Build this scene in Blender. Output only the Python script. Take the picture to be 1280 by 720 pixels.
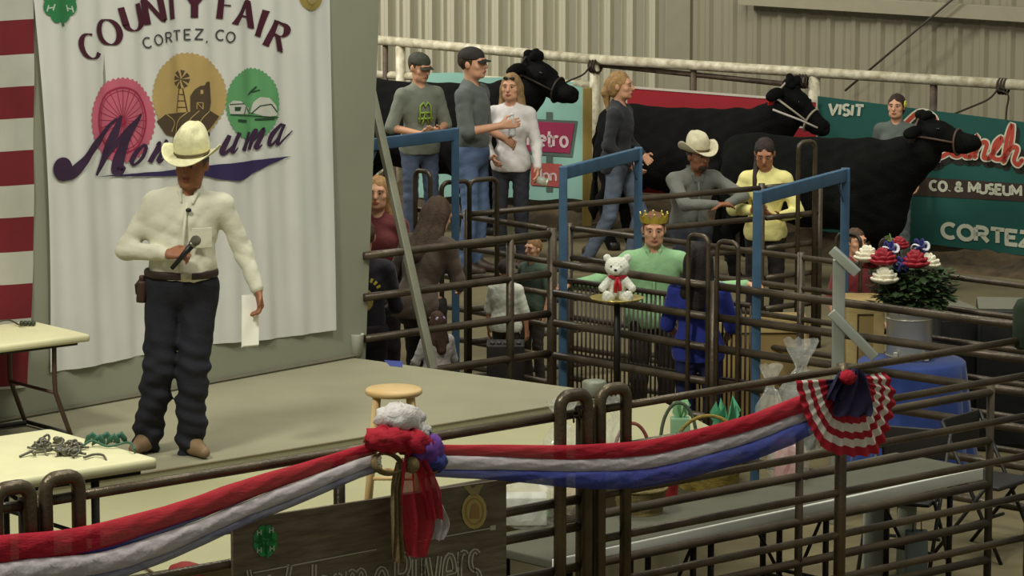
import bpy, bmesh, math, random
import numpy as np
from mathutils import Vector, Matrix, Euler
random.seed(7); rng=np.random.RandomState(5)
for o in list(bpy.data.objects): bpy.data.objects.remove(o)
S=bpy.context.scene; C=S.collection
PI=math.pi
# ---------------------------------------------------------------- camera
F=4600.0; H=4.9; T=math.atan(720/4600)
cam=bpy.data.objects.new('camera',bpy.data.cameras.new('camera')); C.objects.link(cam); S.camera=cam
cam.location=(0,0,H); cam.rotation_euler=(PI/2-T,0,0)
cam.data.sensor_width=36; cam.data.lens=F/1280*36; cam.data.clip_end=300
# ---------------------------------------------------------------- world and lamps
S.view_settings.view_transform='Standard'; S.view_settings.look='None'; S.view_settings.exposure=0.0; S.view_settings.gamma=1
S.view_settings.use_curve_mapping=False
w=bpy.data.worlds.new('world'); S.world=w; w.use_nodes=True
w.node_tree.nodes['Background'].inputs[0].default_value=(0.93,1.0,0.90,1); w.node_tree.nodes['Background'].inputs[1].default_value=0.22
def area(name,loc,target,size,power,col=(1,0.99,0.88)):
    d=bpy.data.lights.new(name,'AREA'); d.shape='DISK'; d.size=size; d.energy=power; d.color=col
    o=bpy.data.objects.new(name,d); C.objects.link(o); o.location=loc
    o.rotation_euler=(Vector(target)-Vector(loc)).to_track_quat('-Z','Y').to_euler(); return o
area('unseen_lamp',(-5,13,10.5),(0.3,20,1),2.0,900)
area('unseen_lamp',(3,17,11),(0,22,0),3.0,420)
area('unseen_lamp',(0,25,11.5),(0,29,0),3.5,620)
area('unseen_lamp',(-6,34.5,6.5),(2,38.5,2.6),1.6,620,(1,0.98,0.9))  # unseen low lamp, added at the left to rake light across the back wall ribs
area('unseen_lamp',(6,24,11.5),(5,32,1),4.0,260)
# ---------------------------------------------------------------- pixel to place
fw=Vector((0,math.cos(T),-math.sin(T))); up=Vector((0,math.sin(T),math.cos(T)))
def ray(px,py): return fw+Vector((1,0,0))*((px-640)/F)-up*((py-360)/F)
def W(px,py,z=None,Y=None):
    d=ray(px,py); l=((z-H)/d.z) if z is not None else Y/d.y
    return Vector((0,0,H))+d*l
class Plane:
    def __init__(s,a,b,fold=None):
        s.a=Vector((a.x,a.y,0)); s.u=Vector((b.x-a.x,b.y-a.y,0)).normalized(); s.n=Vector((s.u.y,-s.u.x,0)); s.fold=fold
        if s.n.y>0: s.n=-s.n
    def __call__(s,px,py,off=0):
        d=ray(px,py); l=(s.a-Vector((0,0,H))).dot(s.n)/d.dot(s.n); p=Vector((0,0,H))+d*l
        f=s.fold((p-s.a).dot(s.u),p.z) if s.fold else 0
        return p+s.n*(off+f)
    def at(s,u,z,off=0): return s.a+s.u*u+Vector((0,0,z))+s.n*off
    def uof(s,p): return (p-s.a).dot(s.u)
# ---------------------------------------------------------------- materials
def lin(c): return tuple(((v/255)/12.92 if v/255<=0.04045 else ((v/255+0.055)/1.055)**2.4) for v in c)
MC={}
def M(name,rgb=(128,128,128),rough=0.7,metal=0.0,var=0.0,scale=6.0,bump=0.0,bscale=40.0,alpha=1.0,rgb2=None,sheen=0,stretch=None,trans=0,emit=None,coat=0):
    if name in MC: return MC[name]
    m=bpy.data.materials.new(name); m.use_nodes=True; nt=m.node_tree; b=nt.nodes['Principled BSDF']; MC[name]=m
    c=lin(rgb); b.inputs['Base Color'].default_value=(*c,1); b.inputs['Roughness'].default_value=rough; b.inputs['Metallic'].default_value=metal
    b.inputs['Alpha'].default_value=alpha; b.inputs['Specular IOR Level'].default_value=0.35 if metal==0 else 0.5
    if sheen: b.inputs['Sheen Weight'].default_value=sheen
    if coat: b.inputs['Coat Weight'].default_value=coat
    if trans: b.inputs['Transmission Weight'].default_value=trans
    tc=nt.nodes.new('ShaderNodeTexCoord'); mp=nt.nodes.new('ShaderNodeMapping'); nt.links.new(tc.outputs['Object'],mp.inputs[0])
    if stretch: mp.inputs['Scale'].default_value=stretch
    n=nt.nodes.new('ShaderNodeTexNoise'); n.inputs['Scale'].default_value=scale; n.inputs['Detail'].default_value=6; nt.links.new(mp.outputs[0],n.inputs['Vector'])
    r=nt.nodes.new('ShaderNodeValToRGB'); r.color_ramp.elements[0].position=0.32; r.color_ramp.elements[1].position=0.68
    v=max(var,0.04); c2=lin(rgb2) if rgb2 else tuple(x*(1-v*1.6) for x in c)
    r.color_ramp.elements[0].color=(*c2,1); r.color_ramp.elements[1].color=(*[min(1,x*(1+(v*0.6 if not rgb2 else 0))) for x in c],1)
    nt.links.new(n.outputs['Fac'],r.inputs[0]); nt.links.new(r.outputs[0],b.inputs['Base Color'])
    if bump:
        n2=nt.nodes.new('ShaderNodeTexNoise'); n2.inputs['Scale'].default_value=bscale; n2.inputs['Detail'].default_value=5; nt.links.new(mp.outputs[0],n2.inputs['Vector'])
        bp=nt.nodes.new('ShaderNodeBump'); bp.inputs['Strength'].default_value=bump; bp.inputs['Distance'].default_value=0.02
        nt.links.new(n2.outputs['Fac'],bp.inputs['Height']); nt.links.new(bp.outputs[0],b.inputs['Normal'])
    return m
# ---------------------------------------------------------------- objects
def tag(o,label=None,cat=None,group=None,kind=None):
    if label: o['label']=label
    if cat: o['category']=cat
    if group: o['group']=group
    if kind: o['kind']=kind
    return o
def thing(name,label,cat,loc=(0,0,0),rz=0,group=None,scale=1):
    o=bpy.data.objects.new(name,None); C.objects.link(o); o.location=loc; o.rotation_euler=(0,0,rz); o.empty_display_size=0.1
    o.scale=(scale,)*3
    return tag(o,label,cat,group)
def obj(name,bm,m,parent=None,smooth=True,world=False):
    """link a bmesh as one mesh object; world=True: geometry is in world space"""
    me=bpy.data.meshes.new(name)
    if world and parent is not None:
        inv=(Matrix.Translation(parent.location)@parent.rotation_euler.to_matrix().to_4x4()@Matrix.Scale(parent.scale[0],4)).inverted()
        if parent.parent is not None: inv=inv@Matrix.Identity(4)
        bm.transform(inv)
    bm.to_mesh(me); bm.free()
    for mm in (m if isinstance(m,(list,tuple)) else [m]): me.materials.append(mm)
    if smooth: me.polygons.foreach_set('use_smooth',[True]*len(me.polygons))
    o=bpy.data.objects.new(name,me); C.objects.link(o)
    if parent is not None: o.parent=parent
    return o
def center_obj(o):
    """move a top-level mesh's origin to the bottom centre of its bounds"""
    v=np.empty(len(o.data.vertices)*3); o.data.vertices.foreach_get('co',v); v=v.reshape(-1,3)
    c=(v.min(0)+v.max(0))/2; c[2]=v[:,2].min()
    v-=c; o.data.vertices.foreach_set('co',v.ravel()); o.data.update(); o.location=Vector(c)+o.location; return o
def dup(root,loc,rz=None,label=None,group=None,scale=None):
    r=root.copy(); C.objects.link(r); r.location=loc
    if rz is not None: r.rotation_euler=(0,0,rz)
    if scale: r.scale=(scale,)*3
    if label: r['label']=label
    if group: r['group']=group
    for ch in list(root.children):
        c=ch.copy(); C.objects.link(c); c.parent=r
        for g in ch.children:
            d=g.copy(); C.objects.link(d); d.parent=c
    return r
BM=bmesh.new
def box(bm,c,size,rot=None,bev=0.0,mi=0):
    t=bmesh.new(); bmesh.ops.create_cube(t,size=1); bmesh.ops.scale(t,vec=size,verts=t.verts)
    if bev: bmesh.ops.bevel(t,geom=t.edges[:],offset=bev,segments=2,affect='EDGES',profile=0.7)
    mt=Matrix.Translation(c)@(rot.to_4x4() if rot is not None else Matrix.Identity(4))
    t.transform(mt); me=bpy.data.meshes.new('t'); t.to_mesh(me); t.free()
    n=len(bm.faces); bm.from_mesh(me); bpy.data.meshes.remove(me); bm.faces.ensure_lookup_table()
    for f in bm.faces[n:]: f.material_index=mi
    return bm
def frame_of(d,ref=Vector((0,0,1))):
    d=d.normalized()
    if abs(d.dot(ref))>0.95: ref=Vector((1,0,0))
    a=d.cross(ref).normalized(); return a,a.cross(d).normalized()
def tube(bm,pts,r,seg=10,closed=False,flat=1.0,ref=Vector((0,0,1)),caps=True,mi=0,noise=0.0):
    pts=[Vector(p) for p in pts]; n=len(pts); rs=r if isinstance(r,(list,tuple)) else [r]*n
    rings=[]; pa=None
    for i,p in enumerate(pts):
        d=(pts[(i+1)%n]-pts[i-1]) if closed else (pts[min(i+1,n-1)]-pts[max(i-1,0)])
        if d.length<1e-9: d=Vector((0,0,1))
        if pa is None: a,b=frame_of(d,ref)
        else:
            d.normalize(); a=(pa-d*pa.dot(d)).normalized(); b=a.cross(d).normalized()
        pa=a
        ring=[]
        for k in range(seg):
            q=2*PI*k/seg; rr=rs[i]*(1+noise*random.uniform(-1,1))
            ring.append(bm.verts.new(p+a*math.cos(q)*rr*flat+b*math.sin(q)*rr))
        rings.append(ring)
    m=n if closed else n-1
    for i in range(m):
        A=rings[i];B=rings[(i+1)%n]
        for k in range(seg):
            f=bm.faces.new((A[k],A[(k+1)%seg],B[(k+1)%seg],B[k])); f.material_index=mi
    if not closed and caps:
        for R,rv in ((rings[0],True),(rings[-1],False)):
            f=bm.faces.new(R if not rv else R[::-1]); f.material_index=mi
    return bm
def lathe(bm,prof,c=(0,0,0),seg=24,wob=0.0,mi=0,sx=1,sy=1):
    c=Vector(c); rings=[]
    for i,(r,z) in enumerate(prof):
        rings.append([bm.verts.new(c+Vector((math.cos(2*PI*k/seg)*r*sx*(1+wob*random.uniform(-1,1)),math.sin(2*PI*k/seg)*r*sy*(1+wob*random.uniform(-1,1)),z))) for k in range(seg)])
    for A,B in zip(rings,rings[1:]):
        for k in range(seg):
            f=bm.faces.new((A[k],A[(k+1)%seg],B[(k+1)%seg],B[k])); f.material_index=mi
    for R,rv in ((rings[0],True),(rings[-1],False)):
        f=bm.faces.new(R[::-1] if rv else R); f.material_index=mi
    return bm
def ball(bm,c,r,u=12,v=8,rot=None,mi=0):
    n=len(bm.faces); r=r if isinstance(r,(tuple,list)) else (r,r,r)
    mt=Matrix.Translation(c)@(rot.to_4x4() if rot is not None else Matrix.Identity(4))@Matrix.Diagonal((*r,1))
    bmesh.ops.create_uvsphere(bm,u_segments=u,v_segments=v,radius=1,matrix=mt); bm.faces.ensure_lookup_table()
    for f in bm.faces[n:]: f.material_index=mi
    return bm
def cat_rom(pts,n=8):
    P=[np.array(p,float) for p in pts]; P=[2*P[0]-P[1]]+P+[2*P[-1]-P[-2]]; out=[]
    for i in range(1,len(P)-2):
        for k in range(n):
            t=k/n; a,b,c,d=P[i-1],P[i],P[i+1],P[i+2]
            out.append(0.5*((2*b)+(-a+c)*t+(2*a-5*b+4*c-d)*t*t+(-a+3*b-3*c+d)*t**3))
    out.append(P[-2]); return out
# ---------------------------------------------------------------- signed-distance modelling (one continuous skin per body)
class SDF:
    def __init__(s): s.p=[]; s.wr=None
    def cap(s,a,b,ra,rb=None,k=0.03,flat=None):
        rb=ra if rb is None else rb; s.p.append(('c',np.array(a,float),np.array(b,float),ra,rb,k)); return s
    def ell(s,c,r,rot=None,k=0.03): s.p.append(('e',np.array(c,float),np.array(r,float),np.array(rot) if rot is not None else np.eye(3),0,k)); return s
    def cut(s,c,r,rot=None,k=0.01): s.p.append(('x',np.array(c,float),np.array(r,float),np.array(rot) if rot is not None else np.eye(3),0,k)); return s
    def cutbox(s,c,h,rot=None,k=0.005): s.p.append(('b',np.array(c,float),np.array(h,float),np.array(rot) if rot is not None else np.eye(3),0,k)); return s
    def mesh(s,vox):
        lo=np.array([1e9]*3); hi=-lo
        for q in s.p:
            if q[0]=='c': a=np.minimum(q[1]-q[3],q[2]-q[4]); b=np.maximum(q[1]+q[3],q[2]+q[4])
            elif q[0]=='e': R=max(q[2]); a=q[1]-R;b=q[1]+R
            else: continue
            lo=np.minimum(lo,a); hi=np.maximum(hi,b)
        lo-=vox*3+0.01; hi+=vox*3+0.01; n=np.ceil((hi-lo)/vox).astype(int)+1
        D=np.full(n,1.0,np.float32); ax=[lo[i]+np.arange(n[i])*vox for i in range(3)]
        for q in s.p:
            k=q[5]; mg=k+3*vox
            if q[0]=='c': a=np.minimum(q[1]-q[3],q[2]-q[4])-mg; b=np.maximum(q[1]+q[3],q[2]+q[4])+mg
            else: R=np.linalg.norm(q[2]) if q[0]=='b' else max(q[2]); a=q[1]-R-mg;b=q[1]+R+mg
            i0=np.clip(np.floor((a-lo)/vox).astype(int),0,n-1); i1=np.clip(np.ceil((b-lo)/vox).astype(int)+1,1,n)
            if (i1<=i0).any(): continue
            sl=tuple(slice(i0[i],i1[i]) for i in range(3))
            X,Y,Z=np.meshgrid(ax[0][sl[0]],ax[1][sl[1]],ax[2][sl[2]],indexing='ij'); P=np.stack([X,Y,Z],-1)
            if q[0]=='c':
                ba=q[2]-q[1]; L=max(ba@ba,1e-9); h=np.clip((P-q[1])@ba/L,0,1)
                d=np.linalg.norm(P-q[1]-h[...,None]*ba,axis=-1)-(q[3]+(q[4]-q[3])*h)
            else:
                Q=(P-q[1])@q[3]
                if q[0]=='b':
                    A=np.abs(Q)-q[2]; d=np.linalg.norm(np.maximum(A,0),axis=-1)+np.minimum(A.max(-1),0)
                else:
                    k0=np.linalg.norm(Q/q[2],axis=-1); k1=np.linalg.norm(Q/(q[2]**2),axis=-1); d=k0*(k0-1)/np.maximum(k1,1e-6)
                    d=np.where(k0<1e-3,-min(q[2]),d)
            cur=D[sl]
            if q[0] in 'xb':
                d=-d; hh=np.maximum(k-np.abs(cur-d),0)/k; D[sl]=np.maximum(cur,d)+hh*hh*k*0.25
            else:
                hh=np.maximum(k-np.abs(cur-d),0)/k; D[sl]=np.minimum(cur,d)-hh*hh*k*0.25
        if s.wr is not None:
            X,Y,Z=np.meshgrid(*ax,indexing='ij'); D=D+s.wr(X,Y,Z).astype(np.float32)
        return nets(D,lo,vox)
    def build(s,name,m,parent,vox=0.012,world=False):
        V,Fc=s.mesh(vox); me=bpy.data.meshes.new(name); me.from_pydata(V.tolist(),[],Fc.tolist())
        bm=bmesh.new(); bm.from_mesh(me); bpy.data.meshes.remove(me)
        # keep the pieces that matter: drop crumbs
        return obj(name,bm,m,parent,True,world)
def nets(D,lo,vox):
    I=D<0; n=D.shape
    c=np.zeros((n[0]-1,n[1]-1,n[2]-1),int)
    off=[(i,j,k) for i in (0,1) for j in (0,1) for k in (0,1)]
    for i,j,k in off: c+=I[i:n[0]-1+i,j:n[1]-1+j,k:n[2]-1+k]
    idx=np.argwhere((c>0)&(c<8)); m=-np.ones(c.shape,int); m[tuple(idx.T)]=np.arange(len(idx))
    acc=np.zeros((len(idx),3)); cnt=np.zeros(len(idx))
    for a in off:
        for axn in range(3):
            if a[axn]: continue
            b=list(a); b[axn]=1
            da=D[tuple((idx+a).T)]; db=D[tuple((idx+b).T)]; x=(da<0)!=(db<0)
            t=np.where(x,da/np.where(x,da-db,1),0); p=np.array(a,float)[None]+0*acc; p[:,axn]+=t
            acc+=p*x[:,None]; cnt+=x
    V=(idx+acc/np.maximum(cnt,1)[:,None])*vox+lo
    Fs=[]
    for axn in range(3):
        u,v=[q for q in range(3) if q!=axn]
        sa=[slice(1,-1)]*3; sa[axn]=slice(0,-1); sb=[slice(1,-1)]*3; sb[axn]=slice(1,None)
        A=I[tuple(sa)];B=I[tuple(sb)]
        e=np.argwhere(A!=B); 
        if not len(e): continue
        sgn=A[tuple(e.T)]; base=e.copy(); base[:,u]+=1; base[:,v]+=1
        q=[]
        for du,dv in ((-1,-1),(0,-1),(0,0),(-1,0)):
            b=base.copy(); b[:,u]+=du; b[:,v]+=dv; q.append(m[tuple(b.T)])
        q=np.stack(q,1); flip=sgn if axn!=1 else ~sgn
        q[~flip]=q[~flip][:,::-1]; Fs.append(q[(q>=0).all(1)])
    return V,np.concatenate(Fs)
def rotm(yaw=0,pitch=0,roll=0): return np.array(Euler((pitch,roll,yaw)).to_matrix())
def wrinkle(amp,fx=18,fy=18,fz=26,ph=0):
    def f(X,Y,Z):
        q=np.sin(X*fx+Z*fz*.8+np.sin(Z*11+ph+Y*8)*2.2+ph); r_=np.sin(X*fx*1.3-Z*fz*1.1+np.sin(X*13+Y*9+ph)*2.0+ph*2)
        return amp*(1.1*(1-2*np.abs(q))*.6+.9*(1-2*np.abs(r_))*.5)
    return f
# ---------------------------------------------------------------- people
SKIN=dict(light=(205,152,120),tan=(150,98,70),mid=(178,122,92))
def hand(sd,wr,d,n,s=1.0,curl=0.5,mirror=1):
    """palm, four unequal bent fingers and a thumb from its side; d=direction, n=palm normal"""
    d=Vector(d).normalized(); n=Vector(n); n=(n-d*n.dot(d)).normalized(); a=d.cross(n).normalized()*mirror
    wr=Vector(wr)
    for t in (-0.026,-0.009,0.009,0.026): sd.cap(wr+d*0.005*s+a*t*0.6*s,wr+d*0.085*s+a*t*s,0.014*s,0.0125*s,k=0.012)
    for i,(t,L) in enumerate(((-0.030,0.062),(-0.011,0.074),(0.009,0.080),(0.029,0.070))):
        p0=wr+d*0.085*s+a*t*s; q=curl*0.9; d1=(d*math.cos(q)+n*math.sin(q)); p1=p0+d1*L*0.5*s
        q2=curl*2.0; d2=(d*math.cos(q2)+n*math.sin(q2)); p2=p1+d2*L*0.5*s
        sd.cap(p0,p1,0.0095*s,0.0088*s,k=0.004); sd.cap(p1,p2,0.0088*s,0.0075*s,k=0.004)
    t0=wr+d*0.025*s+a*0.028*s; t1=t0+(d*0.6+a*0.7+n*0.35).normalized()*0.042*s; t2=t1+(d*0.9+n*0.5*curl+a*0.1).normalized()*0.034*s
    sd.cap(t0,t1,0.014*s,0.0105*s,k=0.008); sd.cap(t1,t2,0.0105*s,0.0085*s,k=0.004)
DEF=dict(pelvis=(0,0,.95),chest=(0,0,1.28),neck=(0,.01,1.47),head=(0,-.01,1.635),
 shL=(-.17,0,1.395),elL=(-.25,.02,1.13),wrL=(-.25,-.06,.90),shR=(.17,0,1.395),elR=(.25,.02,1.13),wrR=(.25,-.06,.90),
 hipL=(-.09,0,.93),knL=(-.10,-.03,.50),anL=(-.10,.02,.09),hipR=(.09,0,.93),knR=(.10,-.03,.50),anR=(.10,.02,.09))
def person(label,loc,rz,h,pose={},skin='light',shirt=(150,150,150),sleeve=1.0,pants=(50,55,75),shoe=(60,45,35),hair=(70,45,30),style='short',
           wide=1.0,belly=0.0,hy=0,hp=0,hr=0,curl=(0.4,0.4),pn=(None,None),wr_amp=0.0028,fem=False,collar=False,pleg=1.0,fd=((0,-1),(0,-1)),vox=0.011,tuck=True,handdir=(None,None),beard=False,stack=False,cat='person'):
    t=thing('person',label,cat,loc,rz,scale=h/1.75)
    J={k:Vector(v) for k,v in DEF.items()}; J.update({k:Vector(v) for k,v in pose.items()})
    pid=label[:18]; sk=M('skin_'+skin,SKIN[skin],0.55,var=0.05,scale=9)
    upv=(J['neck']-J['pelvis']).normalized(); sx=(J['shR']-J['shL']).normalized(); fy=upv.cross(sx).normalized(); sx=fy.cross(upv).normalized()
    R=np.array([[sx.x,fy.x,upv.x],[sx.y,fy.y,upv.y],[sx.z,fy.z,upv.z]])
    def L(c,x,y,z): return c+sx*x+fy*y+upv*z
    HR=rotm(hy,hp,hr); hc=J['head']
    def hp_(x,y,z): return np.array(hc)+HR@np.array((x,y,z))
    b=SDF()
    b.ell(hp_(0,.012,.025),(.076,.097,.088),HR,k=.02); b.ell(hp_(0,-.02,-.025),(.062,.078,.088),HR,k=.03)
    b.cap(hp_(-.03,-.045,-.075),hp_(.03,-.045,-.075),.033,.033,k=.03); b.ell(hp_(0,-.077,-.092),(.024,.018,.016),HR,k=.02)
    b.cap(hp_(0,-.092,.022),hp_(0,-.113,-.022),.009,.0145,k=.012); b.ell(hp_(0,-.094,-.056),(.026,.010,.011),HR,k=.010)
    b.cap(hp_(-.045,-.076,.034),hp_(.045,-.076,.034),.013,.013,k=.02)
    for sg in (-1,1):
        b.ell(hp_(sg*.08,.012,-.005),(.011,.021,.032),HR,k=.008); b.cut(hp_(sg*.031,-.099,.012),(.016,.012,.010),HR,k=.012); b.ell(hp_(sg*.045,-.06,-.02),(.025,.02,.02),HR,k=.02)
    b.cap(L(J['neck'],0,.005,-.05),hc+Vector((0,.012,-.06)),.056,.054,k=.03)
    b.ell(L(J['chest'],0,0,0),(.145*wide,.09,.19),R,k=.05); b.ell(L(J['pelvis'],0,0,.06),(.125*wide,.085+belly*.5,.15),R,k=.05)
    b.cap(J['shL'],J['shR'],.045,.045,k=.06)
    for s in 'LR':
        b.cap(J['sh'+s],J['el'+s],.044,.036,k=.03); b.cap(J['el'+s],J['wr'+s],.038,.026,k=.01)
        b.cap(J['hip'+s],J['kn'+s],.075,.048,k=.04); b.cap(J['kn'+s],J['an'+s],.050,.034,k=.02)
        b.cap(J['an'+s],J['an'+s]+Vector((fd['LR'.index(s)][0]*.12,fd['LR'.index(s)][1]*.12,-.05)),.034,.024,k=.02)
    for i,s in enumerate('LR'):
        d=handdir[i] or (J['wr'+s]-J['el'+s]); n=pn[i] or ((0.9 if s=='L' else -0.9),-.25,0.1)
        hand(b,J['wr'+s],d,n,1.0,curl[i],mirror=(1 if s=='L' else -1))
    body=b.build('body',sk,t,0.0085)
    # face
    ey=BM(); 
    for sg in (-1,1): ball(ey,hp_(sg*.031,-.086,.012),(.0125,.012,.0062),10,6,Matrix(HR.tolist()))
    e=obj('eyes',ey,M('eye_white',(148,138,126),0.4),t)
    ir=BM()
    for sg in (-1,1): ball(ir,hp_(sg*.031,-.0955,.012),(.0070,.004,.0062),8,6,Matrix(HR.tolist()))
    obj('irises',ir,M('iris_brown',(45,30,22),0.25),e)
    br=BM()
    for sg in (-1,1): tube(br,[hp_(sg*.012,-.092,.030),hp_(sg*.03,-.094,.036),hp_(sg*.052,-.083,.029)],[.003,.0042,.002],6)
    obj('eyebrows',br,M('hair_'+pid,hair,0.75,var=.2,scale=30,bump=.3,bscale=80),t)
    lp=BM(); ball(lp,hp_(0,-.1005,-.054),(.024,.006,.0055),10,6,Matrix(HR.tolist())); ball(lp,hp_(0,-.0995,-.062),(.019,.006,.006),10,6,Matrix(HR.tolist()))
    obj('lips',lp,M('lips_'+skin,tuple(int(v*k) for v,k in zip(SKIN[skin],(.86,.66,.66))),0.45),t)
    hm=MC['hair_'+pid]
    # shirt
    sh=SDF(); sh.ell(L(J['chest'],0,0,.01),(.168*wide,.118,.20),R,k=.06)
    sh.ell(L(J['pelvis'],0,-belly*.3,.10),((.150 if not fem else .132)*wide,.108+belly,.17),R,k=.07)
    if fem: sh.ell(L(J['chest'],-.07,-.075,.0),(.062,.055,.06),R,k=.05); sh.ell(L(J['chest'],.07,-.075,.0),(.062,.055,.06),R,k=.05)
    if not tuck: sh.ell(L(J['pelvis'],0,0,.0),(.188*wide,.140+belly*.6,.17),R,k=.06)
    sh.cap(J['shL']+Vector((0.03,0,0)),J['shR']-Vector((0.03,0,0)),.052,.052,k=.06)
    for s in 'LR': sh.cap(L(J['neck'],0,.01,-.045),J['sh'+s].lerp(J['neck'],.1),.060,.050,k=.05)
    sh.cap(L(J['neck'],0,.01,-.07),L(J['neck'],0,.008,.005),.085,.064,k=.03)
    for s in 'LR':
        a,e_,w_=J['sh'+s],J['el'+s],J['wr'+s]
        if sleeve>=0.99: sh.cap(a,e_,.058,.050,k=.04); sh.cap(e_,e_.lerp(w_,.93),.050,.037,k=.03)
        else:
            q=min(1,sleeve*2); sh.cap(a,a.lerp(e_,q),.058,.058,k=.04)
            if sleeve>.5: sh.cap(e_,e_.lerp(w_,(sleeve-.5)*2),.054,.046,k=.02)
    sh.cut(L(J['neck'],0,-.035,.045),(.050,.075,.062),R,k=.01)
    if tuck: sh.cutbox(J['pelvis']+Vector((0,0,-.08)),(.3,.3,.10))
    else: sh.cutbox(J['pelvis']+Vector((0,0,-.19)),(.3,.3,.12))
    if sleeve<0.99: 
        pass
    sh.wr=wrinkle(wr_amp,ph=len(label))
    sm=M('shirt_'+pid,shirt,0.85,var=.07,scale=5,bump=.25,bscale=25,sheen=.1)
    shirt_o=sh.build('shirt',sm,t,vox)
    if collar:
        cb=SDF()
        for sg in (-1,1):
            cb.cap(L(J['neck'],sg*.055,.02,.03),L(J['neck'],sg*.045,-.055,.005),.014,.014,k=.01); cb.cap(L(J['neck'],sg*.045,-.055,.008),L(J['neck'],sg*.030,-.09,-.045),.016,.007,k=.01)
        cb.cap(L(J['neck'],-.05,.05,.035),L(J['neck'],.05,.05,.035),.014,.014,k=.01)
        cb.build('collar',sm,t,.007)
        pl=BM(); tube(pl,[L(J['neck'],0,-.085-.0*i,-.05-.07*i)+fy*(-.012 if i else 0)-fy*(.02*min(i,2)+belly*.25*max(0,i-2)) for i in range(6)],.010,6,flat=.9); obj('placket',pl,sm,t)
    # trousers
    tr=SDF(); tr.ell(J['pelvis']+Vector((0,0,.0)),(.158*wide,.118+belly*.75,.15),None,k=.05)
    tr.cap(J['hipL'],J['hipR'],.082,.082,k=.04)
    for s in 'LR':
        tr.cap(J['hip'+s],J['kn'+s],.084+.018*stack,.064+.022*stack,k=.03); tr.cap(J['kn'+s],J['kn'+s].lerp(J['an'+s],pleg),.064+.022*stack,.056+.022*stack,k=.02)
    tr.cutbox(J['pelvis']+Vector((0,0,.155)),(.3,.3,.10)); 
    if stack: tr.wr=lambda X,Y,Z: ((0.0085*np.sin(Z*46+np.sin(X*17)*2.2+np.sin(Z*13)*1.8)+.005*np.sin(Z*83+X*25+np.sin(Y*20)))*np.clip((0.80-Z)/0.5,0.10,1)+.002*np.sin(X*60+Z*30))
    else: tr.wr=wrinkle(.003,ph=1.3*len(label),fz=34)
    tr.build('trousers',M('trousers_'+pid,pants,0.85,var=.15,scale=8,bump=.2,bscale=60),t,vox)
    for s in 'LR':
        f=SDF(); a=J['an'+s]; dx,dy=fd['LR'.index(s)]; g=lambda t,z:a+Vector((dx*t,dy*t,z))
        f.cap(g(-.03,-.045),g(.05,-.04),.042,.044,k=.03); f.cap(g(.05,-.042),g(.15,-.055),.044,.032,k=.03); f.cap(a,a+Vector((0,0,.05)),.046,.05,k=.03)
        f.cutbox(a+Vector((0,-.05,-.185)),(.2,.3,.1)); f.build('shoe',M('shoe_'+pid,shoe,0.5,var=.1),t,.011)
    # hair
    def hairb(q):
        q.build('hair',hm,t,.009)
    ph_=len(label)*.7
    hw=lambda X,Y,Z: .004*np.sin(X*90+ph_+np.sin(Z*30))*np.cos(Y*80+Z*22)
    if style!='none':
        q=SDF(); q.ell(hp_(0,.024,.034),(.086,.103,.098),HR,k=.02)
        if style in('long','pony','bun'):
            q.ell(hp_(0,.045,-.02),(.083,.07,.09),HR,k=.03)
        if style=='long':
            for sg in (-1,1):
                q.cap(hp_(sg*.06,.03,-.02),L(J['chest'],sg*.085,.05,.10),.045,.05,k=.05)
            q.cap(hp_(0,.07,-.03),L(J['chest'],0,.12,.02),.065,.06,k=.06)
        if style=='pony':
            q.cap(hp_(0,.11,.03),hp_(0,.135,-.06),.035,.04,k=.02); q.cap(hp_(0,.135,-.06),hp_(.01,.12,-.22),.04,.015,k=.02)
        if style=='bun': q.ell(hp_(0,.11,.05),(.05,.045,.05),HR,k=.015)
        q.cut(hp_(0,-.088,-.035),(.068,.062,.100),HR,k=.012)
        if style=='short':
            q.cutbox(hp_(0,-.02,-.14),(.2,.075,.10),HR,k=.01); q.cut(hp_(0,.09,-.12),(.12,.08,.07),HR,k=.01)
            q.cutbox(hp_(0,-.085,-.03),(.2,.06,.07),HR,k=.01)
        q.wr=hw; hairb(q)
    if beard:
        q=SDF(); q.ell(hp_(0,-.062,-.075),(.050,.042,.040),HR,k=.01); q.cut(hp_(0,-.12,-.056),(.028,.03,.009),HR,k=.004); q.wr=hw; q.build('beard',hm,t,.008)
    t['_j']=0; del t['_j']
    return t,J,hp_,HR,L
def sleeve_fix(*a): pass
def cap_hat(t,hp_,HR,rgb,rgb2):
    q=SDF(); q.ell(hp_(0,.018,.055),(.092,.108,.078),HR,k=.02); q.cutbox(hp_(0,.02,-.055),(.2,.2,.09),HR,k=.004); q.build('cap',M('cap%s'%(rgb,),rgb,.85,var=.1,rgb2=rgb2,scale=25),t,.008)
    b=BM(); R=Matrix(HR.tolist())
    top=[];bot=[]
    for j in range(5):
        for i in range(11):
            a=-1+2*i/10; x=a*.072; y=-.07-.075*j/4*math.sqrt(max(0,1-(a*.93)**2)); z=.042-.012*j/4-.016*a*a
            top.append(b.verts.new(hp_(x,y,z))); bot.append(b.verts.new(hp_(x,y,z-.005)))
    for j in range(4):
        for i in range(10):
            k=j*11+i; b.faces.new((top[k],top[k+1],top[k+12],top[k+11])); b.faces.new((bot[k+11],bot[k+12],bot[k+1],bot[k]))
    for i in range(10): k=44+i; b.faces.new((top[k],top[k+1],bot[k+1],bot[k]))
    obj('cap_brim',b,M('capbrim%s'%(rgb2,),rgb2,.8),t)
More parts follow.
